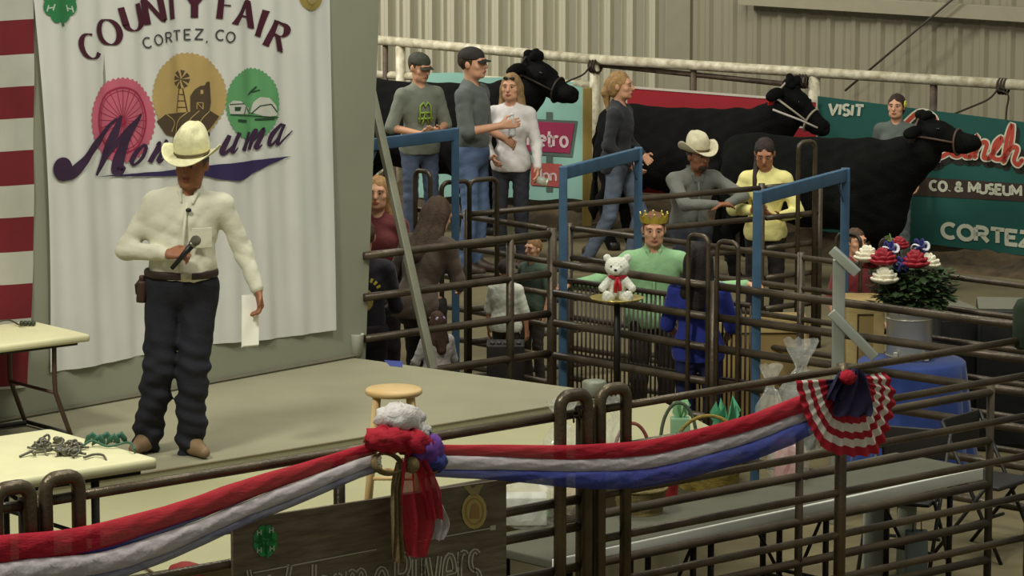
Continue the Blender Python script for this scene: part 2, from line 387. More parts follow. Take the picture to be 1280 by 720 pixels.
def cowboy_hat(t,hp_,HR,rgb,curl=.05,band=(90,70,40),z0=.055,brim=.165,crown=.125,name='cowboy_hat'):
    m=M('straw_%d'%rgb[0],rgb,.75,var=.08,scale=40,bump=.4,bscale=200)
    b=BM(); n=40; rr=[]
    prof=[(0,.0,0),(.35,0,0),(.6,0,0),(.8,0,0),(1,0,0)]
    rings=[]
    for (f,_,_) in prof:
        ring=[]
        for i in range(n):
            a=2*PI*i/n; rx=.088+(brim-.088)*f; ry=.108+(brim*1.12-.108)*f
            x=math.cos(a)*rx; y=math.sin(a)*ry+.012; z=z0+curl*1.25*(abs(math.cos(a))**2)*f**1.6-.018*f*abs(math.sin(a))
            ring.append((x*(1-.10*f*f*abs(math.cos(a))),y,z))
        rings.append(ring)
    for dz in (0,-.006):
        vs=[[b.verts.new(hp_(x,y,z+dz)) for x,y,z in r] for r in rings]
        for A,B_ in zip(vs,vs[1:]):
            for i in range(n): b.faces.new((A[i],A[(i+1)%n],B_[(i+1)%n],B_[i]) if dz==0 else (B_[i],B_[(i+1)%n],A[(i+1)%n],A[i]))
        if dz==0: o1=vs
    for i in range(n): b.faces.new((o1[-1][i],o1[-1][(i+1)%n],vs[-1][(i+1)%n],vs[-1][i]))
    br=obj('hat_brim',b,m,t)
    q=SDF(); q.ell(hp_(0,.012,z0+.035),(.090,.108,.075),HR,k=.02); q.ell(hp_(0,.014,z0+.074),(.086,.103,.068),HR,k=.04)
    q.cap(hp_(0,-.04,z0+crown-.038),hp_(0,.06,z0+crown-.032),.060,.062,k=.04)
    for sg in (-1,1): q.cut(hp_(sg*.070,-.062,z0+crown),(.022,.055,.030),HR,k=.03)
    q.cut(hp_(0,.01,z0+crown+.030),(.016,.085,.018),HR,k=.02)
    q.cutbox(hp_(0,0,z0-.105),(.2,.2,.10),HR,k=.004); q.build('hat_crown',m,t,.007)
    bb=BM(); tube(bb,[hp_(math.cos(2*PI*i/28)*.089,.012+math.sin(2*PI*i/28)*.107,z0+.014) for i in range(28)],.006,6,closed=True); obj('hat_band',bb,M('band',band,.6),t)
# ---------------------------------------------------------------- cattle
def cow(label,loc,rz,sc,head=(1.08,1.52),pitch=-0.12,tagc=(190,40,45),halter=(60,45,35),yawh=0,coat=(19,17,15)):
    t=thing('cow',label,'cow',loc,rz,scale=sc); m=M('black_hide%d'%coat[0],coat,.85,var=.25,scale=12,bump=.35,bscale=55); m.node_tree.nodes['Principled BSDF'].inputs['Specular IOR Level'].default_value=.12
    q=SDF()
    q.ell((-.08,0,.90),(.70,.30,.36),k=.12); q.ell((.42,0,.88),(.36,.27,.40),k=.12); q.ell((-.66,0,.98),(.34,.29,.34),k=.12)
    q.cap((-.88,0,1.20),(.45,0,1.24),.13,.14,k=.15); q.ell((.62,0,.72),(.20,.17,.26),k=.12)
    hx,hz=head
    q.cap((.52,0,1.06),(hx-.12,0,hz-.13),.27,.15,k=.14); q.cap((.60,0,.86),(hx-.02,0,hz-.20),.16,.10,k=.14)
    R=rotm(0,0,0); c=math.cos(pitch); s=math.sin(pitch)
    def hd(x,y,z): return (hx+x*c-z*s, y, hz+x*s+z*c)
    HRm=np.array(Euler((0,-pitch,0)).to_matrix())
    q.ell(hd(.02,0,0),(.16,.115,.125),HRm,k=.05); q.cap(hd(.08,0,.0),hd(.36,0,-.05),.095,.072,k=.05); q.ell(hd(.40,0,-.055),(.075,.082,.070),HRm,k=.04)
    q.cap(hd(.02,0,-.09),hd(.33,0,-.11),.065,.045,k=.05)
    q.ell(hd(-.07,0,.105),(.085,.075,.07),HRm,k=.04)
    for sg in (-1,1):
        q.ell(hd(-.09,sg*.20,.02),(.045,.115,.06),np.array(Euler((sg*-.25,-.5,sg*.35)).to_matrix()),k=.03); q.cap(hd(.10,sg*.085,.045),hd(.14,sg*.08,.04),.035,.03,k=.03)
        q.cut(hd(.455,sg*.035,-.035),(.022,.014,.014),HRm,k=.01)
        q.cap((.40,sg*.19,.80),(.46,sg*.17,.42),.13,.062,k=.08); q.cap((.46,sg*.17,.42),(.45,sg*.17,.12),.058,.046,k=.03); q.cap((.45,sg*.17,.12),(.49,sg*.17,.03),.048,.058,k=.03)
        q.ell((-.72,sg*.16,.88),(.25,.15,.34),k=.1); q.cap((-.66,sg*.18,.72),(-.88,sg*.17,.47),.13,.07,k=.06); q.cap((-.88,sg*.17,.47),(-.82,sg*.17,.12),.062,.046,k=.03); q.cap((-.82,sg*.17,.12),(-.77,sg*.17,.03),.048,.058,k=.03)
    q.cap((-.98,0,1.22),(-1.07,0,1.0),.04,.03,k=.05); q.cap((-1.07,0,1.0),(-1.08,0,.55),.026,.022,k=.03)
    q.cutbox((0,0,-.1),(2,1,.1))
    q.wr=lambda X,Y,Z: .006*np.sin(X*23+np.sin(Z*17)*2)*np.sin(Z*21+Y*12)
    q.build('body',m,t,.018)
    tl=SDF(); tl.cap((-1.08,0,.60),(-1.09,0,.36),.03,.05,k=.03); tl.cap((-1.09,0,.36),(-1.09,0,.25),.05,.015,k=.03); tl.build('tail_switch',m,t,.014)
    tf=SDF()
    for i in range(14):
        a=rng.uniform(-1,1,3); tf.ell(hd(-.07+a[0]*.05,a[1]*.055,.15+a[2]*.03),(.035,.035,.04),k=.012)
    tf.build('poll_tuft',m,t,.012)
    for sg in (-1,1):
        b=BM(); ball(b,hd(.115,sg*.108,.055),(.02,.012,.018)); obj('eye',b,M('cow_eye',(8,7,6),.15),t)
    b=BM(); tube(b,[hd(.26+.0*math.cos(a),math.cos(a)*.095,-.055+math.sin(a)*.115) for a in [2*PI*i/20 for i in range(20)]],.010,6,closed=True)
    tube(b,[hd(-.10,math.cos(a)*.13,-.0+math.sin(a)*.15) for a in [2*PI*i/20 for i in range(20)]],.010,6,closed=True)
    for sg in (-1,1): tube(b,[hd(-.10,sg*.13,-.02),hd(.08,sg*.125,-.03),hd(.26,sg*.098,-.05)],.010,6)
    obj('halter',b,M('halter%d'%halter[0],halter,.6),t)
    for sg in (-1,1):
        b=BM(); box(b,hd(-.075,sg*.235,-.035),(.012,.06,.075),Euler((0,.25,sg*.35)).to_matrix(),bev=.004); obj('ear_tag',b,M('ear_tag%d'%tagc[0],tagc,.5),t)
    for x,sgx in ((.50,1),(-.76,1)):
        for sg in (-1,1): hv=BM(); lathe(hv,[(.062,.0),(.058,.05),(.050,.075)],(x,sg*.17,0),14); obj('hoof',hv,M('hoof',(40,34,28),.5),t)
    return t,hd
# ---------------------------------------------------------------- fencing
def arch(p0,p1,ztop,r=.10,zlo=0.0,n=6):
    """inverted U between two ground points"""
    a=Vector((p0.x,p0.y,0)); b=Vector((p1.x,p1.y,0)); u=(b-a).normalized(); pts=[a+Vector((0,0,zlo))]
    for i in range(n+1):
        q=PI/2*i/n; pts.append(a+u*(r-r*math.cos(q))+Vector((0,0,ztop-r+r*math.sin(q))))
    for i in range(n+1):
        q=PI/2*i/n; pts.append(b-u*(r-r*math.sin(q))+Vector((0,0,ztop-r+r*math.cos(q))))
    pts.append(b+Vector((0,0,zlo))); return pts
def panel(label,A,B,zs,mat,rr=.022,stiles=(),loops=(),posts=(0,1),ztop=None,group=None,pr=.026,name='fence_panel',zlow=0.0,looph=.10,slope=None,loopz=None,loopw=.17,lr=None):
    """A,B: points on the top rail; zs: offsets below it"""
    base=Vector((A.x,A.y,0)); t=thing(name,label,'fence',base,0,group=group)
    for k,dz in enumerate(zs):
        b=BM(); tube(b,[A.lerp(B,i/4)-Vector((0,0,dz)) for i in range(5)],rr,10,flat=1.0); obj('rail',b,mat,t,world=True)
    for f in posts:
        p=A.lerp(B,f); b=BM(); tube(b,[Vector((p.x,p.y,zlow)),p+Vector((0,0,.035))],pr,10); obj('post',b,mat,t,world=True)
    for f in stiles:
        p=A.lerp(B,f); b=BM(); tube(b,[Vector((p.x,p.y,p.z-zs[-1])),p],pr*.8,8); obj('stile',b,mat,t,world=True)
    u=(B-A); u.z=0; L=u.length; u.normalize()
    for f,sgn in loops:
        p=A.lerp(B,f); q=p+u*loopw*sgn; n=Vector((u.y,-u.x,0))*.03
        b=BM(); tube(b,arch(p+n,q+n,(p.z+looph) if loopz is None else loopz,.055,max(zlow,.0)),lr or pr*.95,10); obj('end_loop',b,mat,t,world=True)
    return t
# ---------------------------------------------------------------- lettering and flat art
def arc(cx,cy,rx,ry,a0,a1,n=14): return [(cx+rx*math.cos(math.radians(a0+(a1-a0)*i/n)),cy+ry*math.sin(math.radians(a0+(a1-a0)*i/n))) for i in range(n+1)]
G={'A':(.78,[[(0,0),(.39,1),(.78,0)],[(.16,.36),(.62,.36)]]),'B':(.62,[[(0,0),(0,1)],[(0,1),(.3,1)]+arc(.32,.77,.24,.23,90,-90,8)+[(0,.54)],arc(.34,.27,.27,.27,90,-90,8)+[(0,0)]]),
'C':(.72,[arc(.4,.5,.38,.5,50,310,18)]),'D':(.7,[[(0,0),(0,1),(.25,1)]+arc(.25,.5,.43,.5,90,-90,12)+[(0,0)]]),'E':(.58,[[(.56,1),(0,1),(0,0),(.56,0)],[(0,.52),(.45,.52)]]),
'F':(.56,[[(.56,1),(0,1),(0,0)],[(0,.52),(.42,.52)]]),'G':(.75,[arc(.4,.5,.38,.5,50,330,18)+[(.76,.45),(.45,.45)]]),'H':(.66,[[(0,0),(0,1)],[(.66,0),(.66,1)],[(0,.5),(.66,.5)]]),
'I':(.2,[[(.1,0),(.1,1)]]),'M':(.86,[[(0,0),(0,1),(.43,.25),(.86,1),(.86,0)]]),'N':(.7,[[(0,0),(0,1),(.7,0),(.7,1)]]),'O':(.8,[arc(.4,.5,.38,.5,90,450,24)]),
'R':(.66,[[(0,0),(0,1)],[(0,1),(.3,1)]+arc(.33,.75,.25,.25,90,-90,8)+[(0,.5)],[(.28,.5),(.64,0)]]),'S':(.6,[arc(.3,.74,.26,.25,40,270,10)+arc(.3,.25,.28,.25,90,-140,10)]),
'T':(.7,[[(0,1),(.7,1)],[(.35,1),(.35,0)]]),'U':(.68,[[(0,1),(0,.3)]+arc(.34,.3,.34,.3,180,360,10)+[(.68,1)]]),'V':(.72,[[(0,1),(.36,0),(.72,1)]]),'W':(.95,[[(0,1),(.22,0),(.475,.8),(.73,0),(.95,1)]]),
'Y':(.72,[[(0,1),(.36,.48),(.72,1)],[(.36,.48),(.36,0)]]),'Z':(.62,[[(0,1),(.6,1),(0,0),(.62,0)]]),',':(.2,[[(.1,.06),(.04,-.16)]]),'.':(.2,[[(.08,.02),(.12,.1)]]),
'&':(.75,[[(.75,0),(.2,.75)]+arc(.36,.8,.17,.19,170,-20,8)+[(.1,.35)]+arc(.32,.22,.25,.22,160,330,8)+[(.72,.42)]]),' ':(.35,[]),
'a':(.55,[arc(.27,.32,.25,.32,40,400,14),[(.52,.64),(.52,0)]]),'c':(.5,[arc(.27,.32,.25,.32,50,310,12)]),'e':(.52,[[(.03,.34),(.5,.36)]+arc(.27,.32,.25,.32,8,310,14)]),
'h':(.52,[[(0,0),(0,1)],[(0,.35)]+arc(.25,.38,.25,.26,180,0,8)+[(.5,0)]]),'l':(.14,[[(.05,1),(.05,0)]]),'m':(.8,[[(0,0),(0,.64)],[(0,.4)]+arc(.2,.42,.2,.22,180,0,8)+[(.4,0)],[(.4,.4)]+arc(.6,.42,.2,.22,180,0,8)+[(.8,0)]]),
'n':(.52,[[(0,0),(0,.64)],[(0,.38)]+arc(.25,.4,.25,.24,180,0,8)+[(.5,0)]]),'o':(.54,[arc(.27,.32,.25,.32,90,450,16)]),'r':(.38,[[(0,0),(0,.64)],[(0,.4)]+arc(.2,.42,.2,.22,180,50,6)]),
's':(.46,[arc(.23,.47,.19,.16,40,270,8)+arc(.23,.16,.21,.16,90,-140,8)]),'t':(.34,[[(.14,.95),(.14,.1)]+arc(.26,.1,.12,.1,180,300,4),[(0,.64),(.34,.64)]]),
'u':(.52,[[(0,.64),(0,.25)]+arc(.25,.25,.25,.25,180,360,8)+[(.5,.64)],[(.5,.64),(.5,0)]]),'y':(.52,[[(0,.64),(.26,.02)],[(.52,.64),(.2,-.3)]]),'v':(.5,[[(0,.64),(.25,0),(.5,.64)]])}
def resample(pts,step):
    out=[np.array(pts[0],float)]
    for a,b in zip(pts,pts[1:]):
        a=np.array(a,float);b=np.array(b,float); n=max(1,int(np.linalg.norm(b-a)/step))
        for i in range(1,n+1): out.append(a+(b-a)*i/n)
    return out
def ribbon(bm,pl,pts,w,off=.004,step=3,cal=None,mi=0,joint=True,mu=0):
    """a painted stroke, px coordinates on a plane. w: width or list; cal=(thin,thick) by direction"""
    P=resample(pts,step) if not isinstance(w,(list,tuple)) else [np.array(p,float) for p in pts]
    prev=None; n=len(P)
    for i,p in enumerate(P):
        d=P[min(i+1,n-1)]-P[max(i-1,0)]; L=np.linalg.norm(d); d=d/L if L>1e-9 else np.array((1.,0)); nn=np.array((-d[1],d[0]))
        ww=w[i] if isinstance(w,(list,tuple)) else w
        if cal: ww=cal[0]+(cal[1]-cal[0])*abs(d[1])**1.3
        a=p+nn*ww/2; b=p-nn*ww/2; cur=(bm.verts.new(pl(a[0],a[1],off)),bm.verts.new(pl(b[0],b[1],off)))
        if prev: f=bm.faces.new((prev[0],cur[0],cur[1],prev[1])); f.material_index=mi
        prev=cur
def disc(bm,pl,cx,cy,rx,ry,off=.003,n=48,rings=6,scallop=0,mi=0,ang=0,nsc=24):
    prev=None; c=bm.verts.new(pl(cx,cy,off)); ca,sa=math.cos(ang),math.sin(ang)
    for j in range(1,rings+1):
        f=j/rings; ring=[]
        for i in range(n):
            a=2*PI*i/n; k=f*(1+(scallop*math.cos(a*nsc) if j==rings else 0)); x=rx*k*math.cos(a); y=ry*k*math.sin(a)
            ring.append(bm.verts.new(pl(cx+x*ca-y*sa,cy+x*sa+y*ca,off)))
        for i in range(n):
            q=bm.faces.new((c,ring[i],ring[(i+1)%n]) if prev is None else (prev[i],ring[i],ring[(i+1)%n],prev[(i+1)%n])); q.material_index=mi
        prev=ring
def poly(bm,pl,pts,off=.004,mi=0,step=6):
    """filled outline (px), cut into vertical strips so that it follows the cloth"""
    P=resample(list(pts)+[pts[0]],step)[:-1]; xs=[p[0] for p in P]; x0,x1=min(xs),max(xs); n=max(1,int((x1-x0)/step)); prev=None
    def span(x):
        ys=[]
        for a,b in zip(P,P[1:]+P[:1]):
            if (a[0]-x)*(b[0]-x)<=0 and abs(a[0]-b[0])>1e-9: ys.append(a[1]+(b[1]-a[1])*(x-a[0])/(b[0]-a[0]))
        return (min(ys),max(ys)) if ys else None
    for i in range(n+1):
        x=x0+(x1-x0)*min(max(i/n,1e-4),1-1e-4); s=span(x)
        if s is None: prev=None; continue
        cur=[bm.verts.new(pl(x,s[0]+(s[1]-s[0])*j/3,off)) for j in range(4)]
        if prev:
            for j in range(3): f=bm.faces.new((prev[j],cur[j],cur[j+1],prev[j+1])); f.material_index=mi
        prev=cur
def glyph(bm,pl,ch,x,y,uv,vv,w,off=.005,cal=None,serif=0,mi=0,step=2.0,close=True):
    wd,st=G[ch]; uv=np.array(uv,float); vv=np.array(vv,float); o=np.array((x,y),float)
    for s in st:
        P=[o+uv*a+vv*b for a,b in s]; ribbon(bm,pl,P,w,off,step,cal,mi)
        if not cal:
            for p in P[1:-1] if len(P)<8 else []:
                disc(bm,pl,p[0],p[1],w/2,w/2,off+.0002,8,1,mi=mi)
        if serif and len(s)<6:
            for e,q in ((0,1),(-1,-2)):
                if abs(s[e][0]-s[q][0])<.45 and s[e][1] in (0,1): c=P[e]; ribbon(bm,pl,[c-uv*serif,c+uv*serif],w*.45 if not cal else cal[0]*1.3,off,step,None,mi)
    return wd
def text(bm,pl,s,x,y,uv,vv,w,gap=.18,**k):
    p=np.array((x,y),float); uv=np.array(uv,float)
    for ch in s: p=p+uv*(glyph(bm,pl,ch,p[0],p[1],uv,vv,w,**k)+gap)
    return p
# ================================================================ SETTING
concrete=M('arena_sand',(116,106,76),.95,var=.10,scale=1.2,bump=.5,bscale=14,rgb2=(90,80,56))
def struct(name,bm,m,smooth=False): o=obj(name,bm,m,None,smooth); return tag(o,kind='structure')
b=BM(); bmesh.ops.create_grid(b,x_segments=40,y_segments=60,size=1,matrix=Matrix.Translation((0,29,0))@Matrix.Diagonal((16,17,1,1)))
struct('floor',b,concrete,True)
# loose dirt bank on the arena side
A_=W(480,268,z=0.0); B_=W(1290,352,z=0.0)
dirtm=M('arena_dirt',(92,76,54),1,var=.3,scale=5,bump=1.0,bscale=22,rgb2=(54,44,32))
b=BM(); n=150; m_=46; vs=[]
ud=(B_-A_).normalized(); nd=Vector((-ud.y,ud.x,0)); 
if nd.y<0: nd=-nd
for j in range(m_+1):
    for i in range(n+1):
        u=-1.5+9.0*i/n; v=6.5*j/m_; x=A_+ud*u+nd*v
        hgt=min(1,v/.5)*(.11+.035*math.sin(u*7+math.sin(v*5)*2)+.03*math.sin(v*9+u*3.1)+.035*random.random())+.0
        vs.append(b.verts.new((x.x,x.y,hgt+.004-.02*(j==0))))
for j in range(m_):
    for i in range(n): k=j*(n+1)+i; b.faces.new((vs[k],vs[k+1],vs[k+n+2],vs[k+n+1]))
struct('ground_dirt_bank',b,dirtm,True)
# stage
stm=M('stage_carpet',(146,141,116),.95,var=.06,scale=2,bump=.25,bscale=120)
ZS=.8; sA=W(-60,538.5,z=ZS); sB=W(440,447,z=ZS); sC=W(747,489,z=ZS); sD=W(700,506,z=ZS); sE=W(-60,631,z=ZS)
wallP=Plane(W(0,528,z=ZS),W(440,447,z=ZS))
def prism(bm,pts,z0,z1,bev=0):
    t=bmesh.new(); lo=[t.verts.new((p.x,p.y,z0)) for p in pts]; hi=[t.verts.new((p.x,p.y,z1)) for p in pts]; n=len(pts)
    t.faces.new(hi); t.faces.new(lo[::-1])
    for i in range(n): t.faces.new((lo[i],lo[(i+1)%n],hi[(i+1)%n],hi[i]))
    bmesh.ops.recalc_face_normals(t,faces=t.faces[:])
    if bev: bmesh.ops.bevel(t,geom=t.edges[:],offset=bev,segments=2,affect='EDGES')
    me=bpy.data.meshes.new('t'); t.to_mesh(me); t.free(); bm.from_mesh(me); bpy.data.meshes.remove(me)
back=Vector((-wallP.n.x,-wallP.n.y,0))*.0
sDD=W(758,497,z=ZS)
stage=thing('stage','raised grey carpeted stage platform the announcer stands on','stage',(sE.x,sE.y,0))
b=BM(); prism(b,[sE,sDD,sC,sB,sA],ZS-.035,ZS); obj('deck',b,stm,stage,False,True)
b=BM()
def inset(pts,d):
    c=sum(pts,Vector())/len(pts); return [p+(c-p).normalized()*d for p in pts]
prism(b,inset([sE,sDD,sC,sB,sA],.06),0,ZS-.036); obj('skirt',b,M('stage_skirt',(176,170,136),.9),stage,False,True)
fu=(sDD-sE).normalized()
b=BM(); tube(b,[sE+Vector((0,0,-.0)),sDD+Vector((0,0,0))],.006,8); obj('edge_trim',b,M('edge_trim',(118,108,84),.6),stage,True,True)
# wall behind the banner
wm=M('painted_wall',(146,146,126),.85,var=.03,scale=1.5)
b=BM()
c0=wallP(-140,520,0); e_top=wallP(467,0,0); e_bot=wallP(450,440,0); u0=wallP.uof(c0); uT=wallP.uof(e_top)+.03; uB=wallP.uof(e_bot)
u0-=1.5
lo=[wallP.at(u0,0),wallP.at(uB,0),wallP.at(uB,0,-.16),wallP.at(u0,0,-.16)]; zt=5.2; uTT=uB+(uT-uB)*(zt-.8)/max(.1,(e_top.z-.8))
hi=[wallP.at(u0,zt),wallP.at(uTT,zt),wallP.at(uTT,zt,-.16),wallP.at(u0,zt,-.16)]
L_=[b.verts.new(p) for p in lo]; H_=[b.verts.new(p) for p in hi]
b.faces.new(H_);b.faces.new(L_[::-1])
for i in range(4): b.faces.new((L_[i],L_[(i+1)%4],H_[(i+1)%4],H_[i]))
bmesh.ops.recalc_face_normals(b,faces=b.faces[:]); struct('wall_left',b,wm)
b=BM(); k0=wallP(-140,552,0.012); k1=wallP(441,447,0.012)
tube(b,[wallP.at(u0,ZS+.012,.012),wallP.at(uB-.01,ZS+.012,.012)],.014,6); struct('baseboard_left',b,M('base_strip',(108,104,86),.8))
# corrugated back walls
def corr(name,a,b_,z0,z1,pitch,depth,m):
    bm=BM(); a=Vector((a.x,a.y,0)); b_=Vector((b_.x,b_.y,0)); u=(b_-a); L=u.length; u.normalize(); n=Vector((u.y,-u.x,0)); 
    if n.y>0: n=-n
    prof=[(0,0),(.14,0),(.20,.4),(.27,0),(.46,0),(.58,1),(.72,1),(.84,0)]; pts=[]; k=0
    while k*pitch<L:
        for f,h in prof: pts.append(a+u*((k+f)*pitch)+n*h*depth)
        pts.append(a+u*((k+.28)*pitch)) if False else None
        k+=1
    lo=[bm.verts.new(p+Vector((0,0,z0))) for p in pts]; hi=[bm.verts.new(p+Vector((0,0,z1))) for p in pts]
    for i in range(len(pts)-1): bm.faces.new((lo[i],lo[i+1],hi[i+1],hi[i]))
    return struct(name,bm,m)
metalL=M('cream_sheet_metal',(186,180,158),.38,var=.05,scale=1,stretch=(1,1,.1))
metalR=M('beige_sheet_metal',(140,132,110),.5,var=.05,scale=1,stretch=(1,1,.1))
cl=W(440,30,Y=38.6); cm=W(838,30,Y=38.0); cr=W(1300,30,Y=35.2)
corr('wall_back',cl,cm,0,5,.235,.085,metalL); corr('wall_right',cm,cr,0,5,.30,.030,metalR)
b=BM(); cc=(cm+Vector((.08,-.1,0)));  box(b,(cc.x,cc.y,2.5),(.26,.16,5),Euler((0,0,-.15)).to_matrix(),.01); struct('trim_1',b,M('column_paint',(146,138,118),.6))
# girt along the top of the right wall and its cable
fpl=Plane(Vector((cm.x,cm.y-.22,0)),Vector((cr.x,cr.y-.22,0)))
b=BM(); p,q=fpl(925,2,0),fpl(1300,22,0); 
ang=Euler((0,0,math.atan2((q-p).y,(q-p).x))).to_matrix(); box(b,(p+q)/2+Vector((0,0,.03)),((q-p).length,.08,.14),ang,.006); struct('trim_2',b,M('girt_paint',(150,142,118),.55))
b=BM(); tube(b,[fpl(1204,-6,.12),fpl(1065,112,.12)],.012,8); tag(center_obj(obj('brace_cable',b,M('dark_cable',(70,62,50),.6))),'dark diagonal brace cable crossing the beige sheet metal wall','cable')
# ================================================================ PIPE RAIL BEHIND THE CATTLE
pipeM=M('white_pipe',(216,208,182),.45,var=.25,scale=14,bump=.2,rgb2=(168,156,128))
rust=M('rusty_pipe',(92,76,60),.55,metal=.0,var=.3,scale=10,rgb2=(58,45,34),bump=.3)
pa,pb,pc=W(455,48.5,z=1.66),W(740,74,z=1.63),W(1290,107,z=1.62)
pr_=thing('pipe_rail','long white painted pipe rail the cattle stand along','rail',(pa.x,pa.y,0))
b=BM(); tube(b,[pa,pb.lerp(pa,.5)+Vector((0,0,.0)),pb],.048,14); obj('top_pipe',b,pipeM,pr_,True,True)
b=BM(); tube(b,[pb,pb.lerp(pc,.5),pc],.048,14); obj('top_pipe',b,pipeM,pr_,True,True)
farP=Plane(pa,pb); farP2=Plane(pb,pc)
b=BM(); tube(b,[farP(455,93,-.05),farP(742,107,-.05)],.04,10); obj('lower_pipe',b,pipeM,pr_,True,True)
b=BM(); tube(b,[farP(735,80,-.03),farP2(1005,108,-.03)],.026,10); obj('brace_pipe',b,rust,pr_,True,True)
for pl_,x,y,mm,rr in ((farP,499,50,pipeM,.05),(farP,742,74,pipeM,.05),(farP2,1017,92,pipeM,.055),(farP,480,50,rust,.028),(farP,655,66,rust,.028),(farP2,866,84,rust,.028),(farP2,1166,103,rust,.035)):
    p=pl_(x,y,-.02); b=BM(); tube(b,[Vector((p.x,p.y,0)),p],rr,12); obj('post',b,mm,pr_,True,True)
ropeM=M('dark_rope',(62,52,40),.9,var=.2)
for pl_,x,y,pts,lab in ((farP2,1254,108,[(1254,108),(1243,122),(1222,132),(1203,140)],'rope tied to the pipe rail at right near the front cow'),(farP,744,82,[(744,82),(738,92),(722,100),(712,108)],'rope tied to the pipe rail beside the turquoise banner'),(farP2,1006,100,[(1006,100),(1004,106),(1008,112),(1003,120)],'rope tied to the pipe rail above the middle cow')):
    b=BM(); c=pl_(x,y,0); ux=pl_.u; 
    for k in (-.03,0,.03): tube(b,[c+ux*k+pl_.n*math.cos(a)*.066+Vector((0,0,math.sin(a)*.066)) for a in [2*PI*i/16 for i in range(16)]],.012,6,closed=True)
    tube(b,cat_rom([pl_(px,py,.08+.03*i) for i,(px,py) in enumerate(pts)],5),.010,6); 
    if x==1254: tube(b,cat_rom([pl_(1254,112,.07),pl_(1265,118,.08),pl_(1263,135,.08),pl_(1262,150,.08)],5),.009,6)
    tag(center_obj(obj('tie_rope',b,ropeM)),lab,'rope')
# ---- banners on the rail fence
def cloth_banner(pl,quad,m,off=0,nu=60,nv=20,wob=None,thick=.0):
    bm=BM(); g=[]
    for j in range(nv+1):
        for i in range(nu+1):
            u=i/nu;v=j/nv
            x=(quad[0][0]*(1-u)+quad[1][0]*u)*(1-v)+(quad[3][0]*(1-u)+quad[2][0]*u)*v; y=(quad[0][1]*(1-u)+quad[1][1]*u)*(1-v)+(quad[3][1]*(1-u)+quad[2][1]*u)*v
            if wob: x,y=wob(u,v,x,y)
            g.append(bm.verts.new(pl(x,y,off)))
    for j in range(nv):
        for i in range(nu): k=j*(nu+1)+i; bm.faces.new((g[k],g[k+nu+1],g[k+nu+2],g[k+1]))
    return bm
ranchP=Plane(W(1040,122,Y=33.35),W(1285,152,Y=32.35)); 
rb=thing('vinyl_banner','dark teal vinyl banner reading VISIT and MUSEUM behind the front cow','banner',ranchP(1160,305,0))
obj('sheet',cloth_banner(ranchP,[(1022,120),(1300,155),(1300,322),(1022,288)],M('teal_vinyl',(30,82,74),.6,var=.12,scale=1.5)),None or MC['teal_vinyl'],rb,True,True)
cream=M('print_cream',(205,200,176),.6); dk=M('print_dark',(36,32,26),.7); redp=M('print_red',(176,66,52),.6); orng=M('print_orange',(150,84,40),.7); yel=M('print_yellow',(196,190,96),.6)
b=BM(); poly(b,ranchP,[(1022,213),(1300,231),(1300,253),(1022,238)],.004); obj('dark_band',b,M('band_brown',(58,44,36),.7),rb,True,True)
for wd_,x_,y_,u_,v_,w_,g_ in (('VISIT',1036,142.5,(14.5,.9),(1.5,-13),3.6,.13),('TRADING',1072,231,(12.3,.9),(0,-11),3.3,.17),('CO.',1163,237,(12.3,.9),(0,-11),3.5,.17),('&',1194,238.5,(13,.9),(0,-11),3,.17),('MUSEUM',1212,240,(12.6,.9),(0,-11.5),3.5,.17),('CORTEZ',1178,296,(24,2.6),(0,-17),5.2,.12)):
    b=BM(); text(b,ranchP,wd_,x_,y_,u_,v_,w_,gap=g_,off=.008); obj('lettering',b,M('print_white',(190,190,168),.6),rb,True,True)
b=BM(); text(b,ranchP,'MUSEUM',1215,273,(12,1.2),(0,-8),2.0,gap=.25,off=.006); bpy.data  # faint worn line
b.free()
def script(pl,par,strokes,widths,mats,names,dxy):
    for w_,m_2,nm,(dx,dy,of) in zip(widths,mats,names,dxy):
        b=BM()
        for s in strokes:
            P=[(p[0]+dx,p[1]+dy) for p in cat_rom(s,7)]; ribbon(b,pl,P,w_,of,1.5)
            for e in (P[0],P[-1]): disc(b,pl,e[0],e[1],w_/2,w_/2,of,10,1)
        obj(nm,b,m_2,par,True,True)
# script word, px from the close view
ranch=[[(1128,204),(1140,196),(1150,150),(1146,200)],[(1126,160),(1150,140),(1170,150),(1160,176),(1146,178),(1162,200),(1172,200)],
 [(1165,198),(1176,196),(1190,188),(1202,176),(1192,178),(1190,192),(1200,194),(1208,178),(1206,194),(1212,196)],
 [(1213,196),(1222,170),(1219,196)],[(1219,190),(1228,178),(1234,180),(1230,196),(1236,198)],[(1236,198),(1250,180),(1252,172),(1244,180),(1242,196),(1250,199),(1258,194)],
 [(1256,200),(1264,180),(1266,156),(1260,170),(1255,202)],[(1257,194),(1266,184),(1272,186),(1268,200),(1273,206),(1278,200)]]
script(ranchP,rb,ranch,[11,9.0,5.0],[dk,cream,redp],['script_shadow','script_outline','script_fill'],[(3,6,.004),(0,0,.007),(0,0,.010)])
redP=Plane(W(790,110,Y=34.0),W(985,124,Y=33.5))
rd=thing('vinyl_banner','long red banner with white border behind the middle cow','banner',redP(880,250,0))
obj('sheet',cloth_banner(redP,[(784,108),(1020,126),(1020,250),(784,240)],M('banner_red',(158,34,44),.6)),MC['banner_red'],rd,True,True)
b=BM(); poly(b,redP,[(784,107),(1020,125),(1020,128),(784,110)],.005); poly(b,redP,[(784,134),(840,137),(880,141),(960,134),(1020,134),(1020,160),(784,160)],.005); obj('white_border',b,M('banner_white',(208,196,180),.6),rd,True,True)
retP=Plane(W(520,90,Y=36.3),W(745,106,Y=35.0))
rt=thing('vinyl_banner','pale turquoise banner with two pink sign panels behind the left cow','banner',retP(640,250,0))
